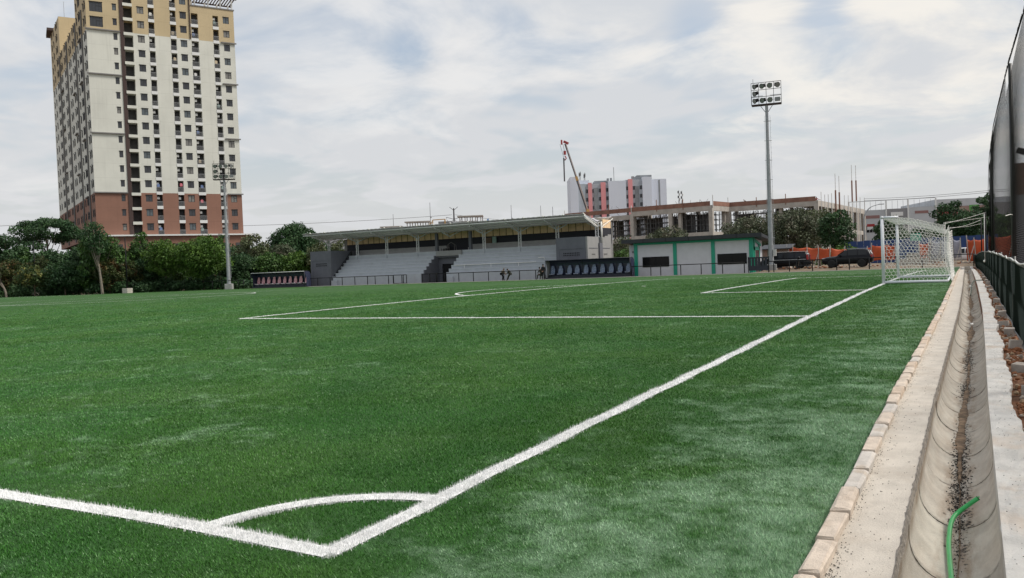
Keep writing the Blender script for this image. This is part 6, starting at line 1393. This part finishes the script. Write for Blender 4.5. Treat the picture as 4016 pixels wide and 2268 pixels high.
def tree(label, loc, h, rx, kind, cat='tree', base=.25, name='tree', seed=0, n=14, leaf=.42, per=90, lean=(0, 0), shape='round', bark=M_BARK, group=None, tr=.016, flat=.75):
    q = random.Random(seed*31+5); t = thing(name, label, cat, loc, 0, group); cl_ = []; zb = h*base; ry = rx*.9
    for i in range(n):
        a = 2.399*i+q.uniform(-.4, .4)
        if shape == 'umbrella': k = (i+.5)/n; rr = math.sqrt(k); z = h*(.93-.20*k**2)+q.uniform(-.5, .3)-.12*h*(i % 3 == 2); r = rx*q.uniform(.20, .30); x, y = rr*rx*math.cos(a)*.86, rr*ry*math.sin(a)*.86
        elif shape == 'tall': k = (i+.5)/n; z = zb+(h-zb)*k; w_ = rx*(.95-.75*abs(k-.42)**1.3); x, y = w_*.55*math.cos(a), w_*.55*math.sin(a); r = max(.5, w_*q.uniform(.42, .62)); z = min(z, h-r*.6)
        else:
            k = (i+.5)/n; cz_ = 1-2*k; s_ = math.sqrt(max(0, 1-cz_*cz_)); r = min(rx, h-zb)*q.uniform(.30, .44); H2 = (h-zb)/2
            z = zb+H2+cz_*(H2-r*.75)*q.uniform(.75, 1); x, y = s_*(rx-r*.55)*math.cos(a), s_*(ry-r*.55)*math.sin(a)
        f = max(0, (z/h)); cl_.append((x+lean[0]*f, y+lean[1]*f, z, r))
    if shape == 'round': cl_.append((lean[0]*.7, lean[1]*.7, zb+(h-zb)*.5, min(rx, (h-zb)/2)*.6))
    crown('crown', cl_, leaf, per, LM[kind], t, seed+100, flat)
    mb = MB(); r0 = max(.06, h*tr); top = Vector((lean[0]*.8, lean[1]*.8, h*.72)); mids = [Vector((0, 0, -.1)), Vector((lean[0]*.12+q.uniform(-.1, .1), lean[1]*.1, h*.2)), Vector((lean[0]*.4+q.uniform(-.2, .2), lean[1]*.35, h*.45)), top]
    pth = smooth_path(mids, 4); mb.tube(pth, [r0*(1.15-.8*i/len(pth)) for i in range(len(pth))], 8); mb.build('trunk', bark, t, True)
    mb = MB()
    for x, y, z, r in cl_[:10]:
        p0 = pth[min(len(pth)-2, int(len(pth)*q.uniform(.35, .8)))]; mb.tube([p0, p0.lerp(Vector((x, y, z)), .5)+Vector((0, 0, -.15*r)), Vector((x, y, z))], [r0*.42, r0*.28, r0*.10], 5)
    mb.build('limb', bark, t, True); return t
TR = [ # label, px, top y, D, half width px, kind, base, shape, n
 ('spreading flat-topped tree with layered dark foliage at the left', 178, 855, 138, 150, 'dark', .45, 'umbrella', 26),
 ('dark tree cut off by the left edge, tallest there', 10, 915, 128, 75, 'dark', .1, 'round', 16),
 ('dark leafy tree left of the spreading flat-topped tree, low behind it', 95, 985, 132, 90, 'dark', .05, 'round', 16),
 ('leafy tree filling the gap below the flat-topped tree', 290, 960, 133, 95, 'dark', .05, 'round', 16),
 ('tree with rust-tipped leaves at the left edge above the low fence', 40, 1003, 120, 62, 'rust', .08, 'round', 14),
 ('small tree with yellowish leaves by the left net pole', 130, 1035, 117, 70, 'yellow', .25, 'round', 12),
 ('rust-tipped shrub behind the left net pole', 145, 1000, 122, 60, 'rust', .1, 'round', 12),
 ('dense dark green bush left of the leaning trunk', 250, 1010, 118, 85, 'dark', .06, 'round', 18),
 ('dark bush just behind the leaning trunk', 330, 1015, 119, 55, 'mid', .06, 'round', 14),
 ('rust and green bush right of the leaning trunk', 425, 1000, 119, 62, 'rust', .05, 'round', 14),
 ('rust-coloured bush by the second net pole', 500, 1005, 121, 55, 'rust', .05, 'round', 12),
 ('dark green tree left of the tower podium pillar', 540, 903, 130, 55, 'mid', .15, 'round', 14),
 ('dark low tree at the foot of the tower', 590, 990, 124, 70, 'dark', .05, 'round', 16),
 ('dark full tree behind the slender leaning tree', 350, 945, 129, 85, 'dark', .05, 'round', 18),
 ('mid green full tree between the slender leaning tree and the second net pole', 455, 950, 128, 75, 'mid', .05, 'round', 16),
 ('dark full tree low behind the left net pole', 200, 965, 129, 85, 'dark', .05, 'round', 18),
 ('mid green full tree low at the left behind the rust-tipped tree', 70, 950, 131, 80, 'mid', .05, 'round', 16),
 ('bright green tree in front of the tower podium, the left one', 640, 925, 121, 78, 'bright', .2, 'round', 20),
 ('bright green tree in front of the tower podium, the right one', 790, 915, 119, 100, 'bright', .18, 'round', 24),
 ('dark tree rising behind the two bright green trees', 720, 935, 131, 80, 'mid', .1, 'round', 14),
 ('dark tree between the tower and the left floodlight mast', 855, 905, 134, 40, 'dark', .2, 'round', 12),
 ('rounded dark green tree right behind the left floodlight mast', 935, 985, 124, 78, 'dark', .08, 'round', 18),
 ('olive tree right of the tower beyond the floodlight mast', 985, 905, 137, 75, 'olive', .1, 'round', 16),
 ('tall dark tree left of the grandstand roof', 1150, 868, 150, 95, 'dark', .25, 'round', 22),
 ('grey-olive tree below the tall dark tree by the grandstand', 1095, 945, 130, 70, 'grey', .1, 'round', 14),
 ('bright rounded tree behind the red-seated dugout, the left one', 1050, 985, 126, 80, 'mid', .08, 'round', 18),
 ('bright rounded tree behind the red-seated dugout, the right one', 1165, 982, 127, 75, 'bright', .08, 'round', 18),
 ('loose olive tree seen under the left end of the grandstand roof', 1240, 935, 125, 50, 'olive', .15, 'round', 12),
 ('loose tree seen through the gap between the grandstand roof and end block', 1335, 925, 140, 52, 'olive', .2, 'round', 12),
 ('grey sparse tree right of the grandstand end wall', 2440, 915, 116, 52, 'grey', .2, 'round', 12),
 ('green bush between the grandstand and the clubhouse', 2435, 965, 108, 42, 'mid', .05, 'round', 12),
 ('grey-green sparse tree behind the clubhouse, left', 2620, 878, 122, 88, 'grey', .25, 'round', 16),
 ('grey-green tree behind the clubhouse roof, right', 2930, 830, 118, 105, 'grey', .2, 'round', 20),
 ('large grey-green tree right of the floodlight mast', 3100, 808, 112, 110, 'grey', .15, 'round', 26),
 ('grey-green tree left of the dark tree by the unfinished building', 3210, 800, 118, 70, 'olive', .25, 'round', 16),
 ('dark green tree in front of the unfinished building corner', 3280, 812, 106, 66, 'dark', .25, 'round', 20),
 ('small light green bush above the large black car', 3325, 955, 101, 50, 'bright', .55, 'umbrella', 10),
 ('dark tree seen through the left part of the goal', 3485, 842, 140, 58, 'dark', .15, 'round', 16),
 ('dark tree seen through the middle of the goal net', 3570, 890, 128, 60, 'dark', .1, 'round', 14),
 ('dark tree seen through the rear part of the goal net', 3650, 880, 126, 60, 'dark', .1, 'round', 14),
 ('dark leafy tree right of the goal, its crown the higher', 3725, 775, 138, 66, 'dark', .2, 'round', 18),
 ('broad dark tree beside the tall net', 3800, 812, 132, 75, 'dark', .15, 'round', 18),
 ('dark tree just behind the edge of the tall net', 3865, 750, 142, 45, 'dark', .4, 'round', 12),
 ('tree seen through the tall net near its pole', 3950, 820, 130, 70, 'mid', .1, 'round', 16),
 ('tree seen through the tall net at the right edge', 4050, 800, 130, 75, 'mid', .1, 'round', 16)]
for i, (lb, px, ty, D, hw, kind, base, shp, n) in enumerate(TR):
    p = at(px, ty, D); g0 = Vector((p.x, p.y, 0)); sz = hw*D/FPX
    tree(lb, g0, p.z, sz, kind, base=base, seed=i, n=n, leaf=.30 if D < 125 else .36, per=190 if kind in ('grey', 'olive') else (150 if shp == 'umbrella' else 260), tr=.016, shape=shp, name='tree' if 'tree' in lb.split(',')[0][:60] and 'bush' not in lb and 'shrub' not in lb else 'bush', cat='tree' if 'bush' not in lb and 'shrub' not in lb else 'bush', flat=.45 if shp == 'umbrella' else .75)
# slender leaning tree at the fence, and the trunk at the left edge
p = at(402, 1152, 116); q0 = at(360, 870, 116); tree('slender tree with a pale leaning trunk in front of the left fence', (p.x, p.y, 0), q0.z, 2.0, 'dark', base=.58, seed=61, n=14, leaf=.28, per=200, lean=tuple((q0-p).xy*1.0), bark=M_BARKP, tr=.018, shape='tall')
p = at(385, 905, 119); tree('light green leafy crown spreading beside the slender leaning tree', (p.x, p.y, 0), at(385, 905, 119).z, 2.9, 'mid', base=.45, seed=62, n=16, leaf=.3, per=200, bark=M_BARKP)
p = at(26, 1166, 118); q0 = at(-40, 1040, 118); tree('leaning pale trunk with sparse leaves at the left edge', (p.x, p.y, 0), q0.z+.6, 1.5, 'olive', base=.5, seed=63, n=9, leaf=.28, per=150, lean=tuple((q0-p).xy), bark=M_BARKP, tr=.03)
# a dense far wood closes the view behind the trees on the left
g_ = np.random.default_rng(9); cl_ = []
for k in range(150):
    px = g_.uniform(-250, 1330); D = g_.uniform(140, 165); p = at(px, 1000, D); r = g_.uniform(2.0, 3.4); cl_.append((p.x, p.y, g_.uniform(1.2, 6.3), r))
o = crown('far_wood', cl_, .55, 55, LM['dark'], None, 77); tag(o, 'dense dark wood closing the view behind the left trees', 'wood', kind='stuff')
cl_ = []
for k in range(60):
    px = g_.uniform(2350, 4150); D = g_.uniform(128, 150); p = at(px, 1000, D); cl_.append((p.x, p.y, g_.uniform(.8, 2.6), g_.uniform(1.2, 2.2)))
o = crown('far_shrubs', cl_, .45, 70, LM['mid'], None, 78); tag(o, 'low scrub behind the parked cars and goal', 'scrub', kind='stuff')
cl_ = []
for k in range(110):
    p = at(g_.uniform(-50, 1010), 1120, g_.uniform(118, 123)); cl_.append((p.x, p.y, g_.uniform(.25, 1.2), g_.uniform(.7, 1.5)))
o = crown('undergrowth', cl_, .34, 150, LM['dark'], None, 79); tag(o, 'dark undergrowth along the foot of the left trees', 'undergrowth', kind='stuff')
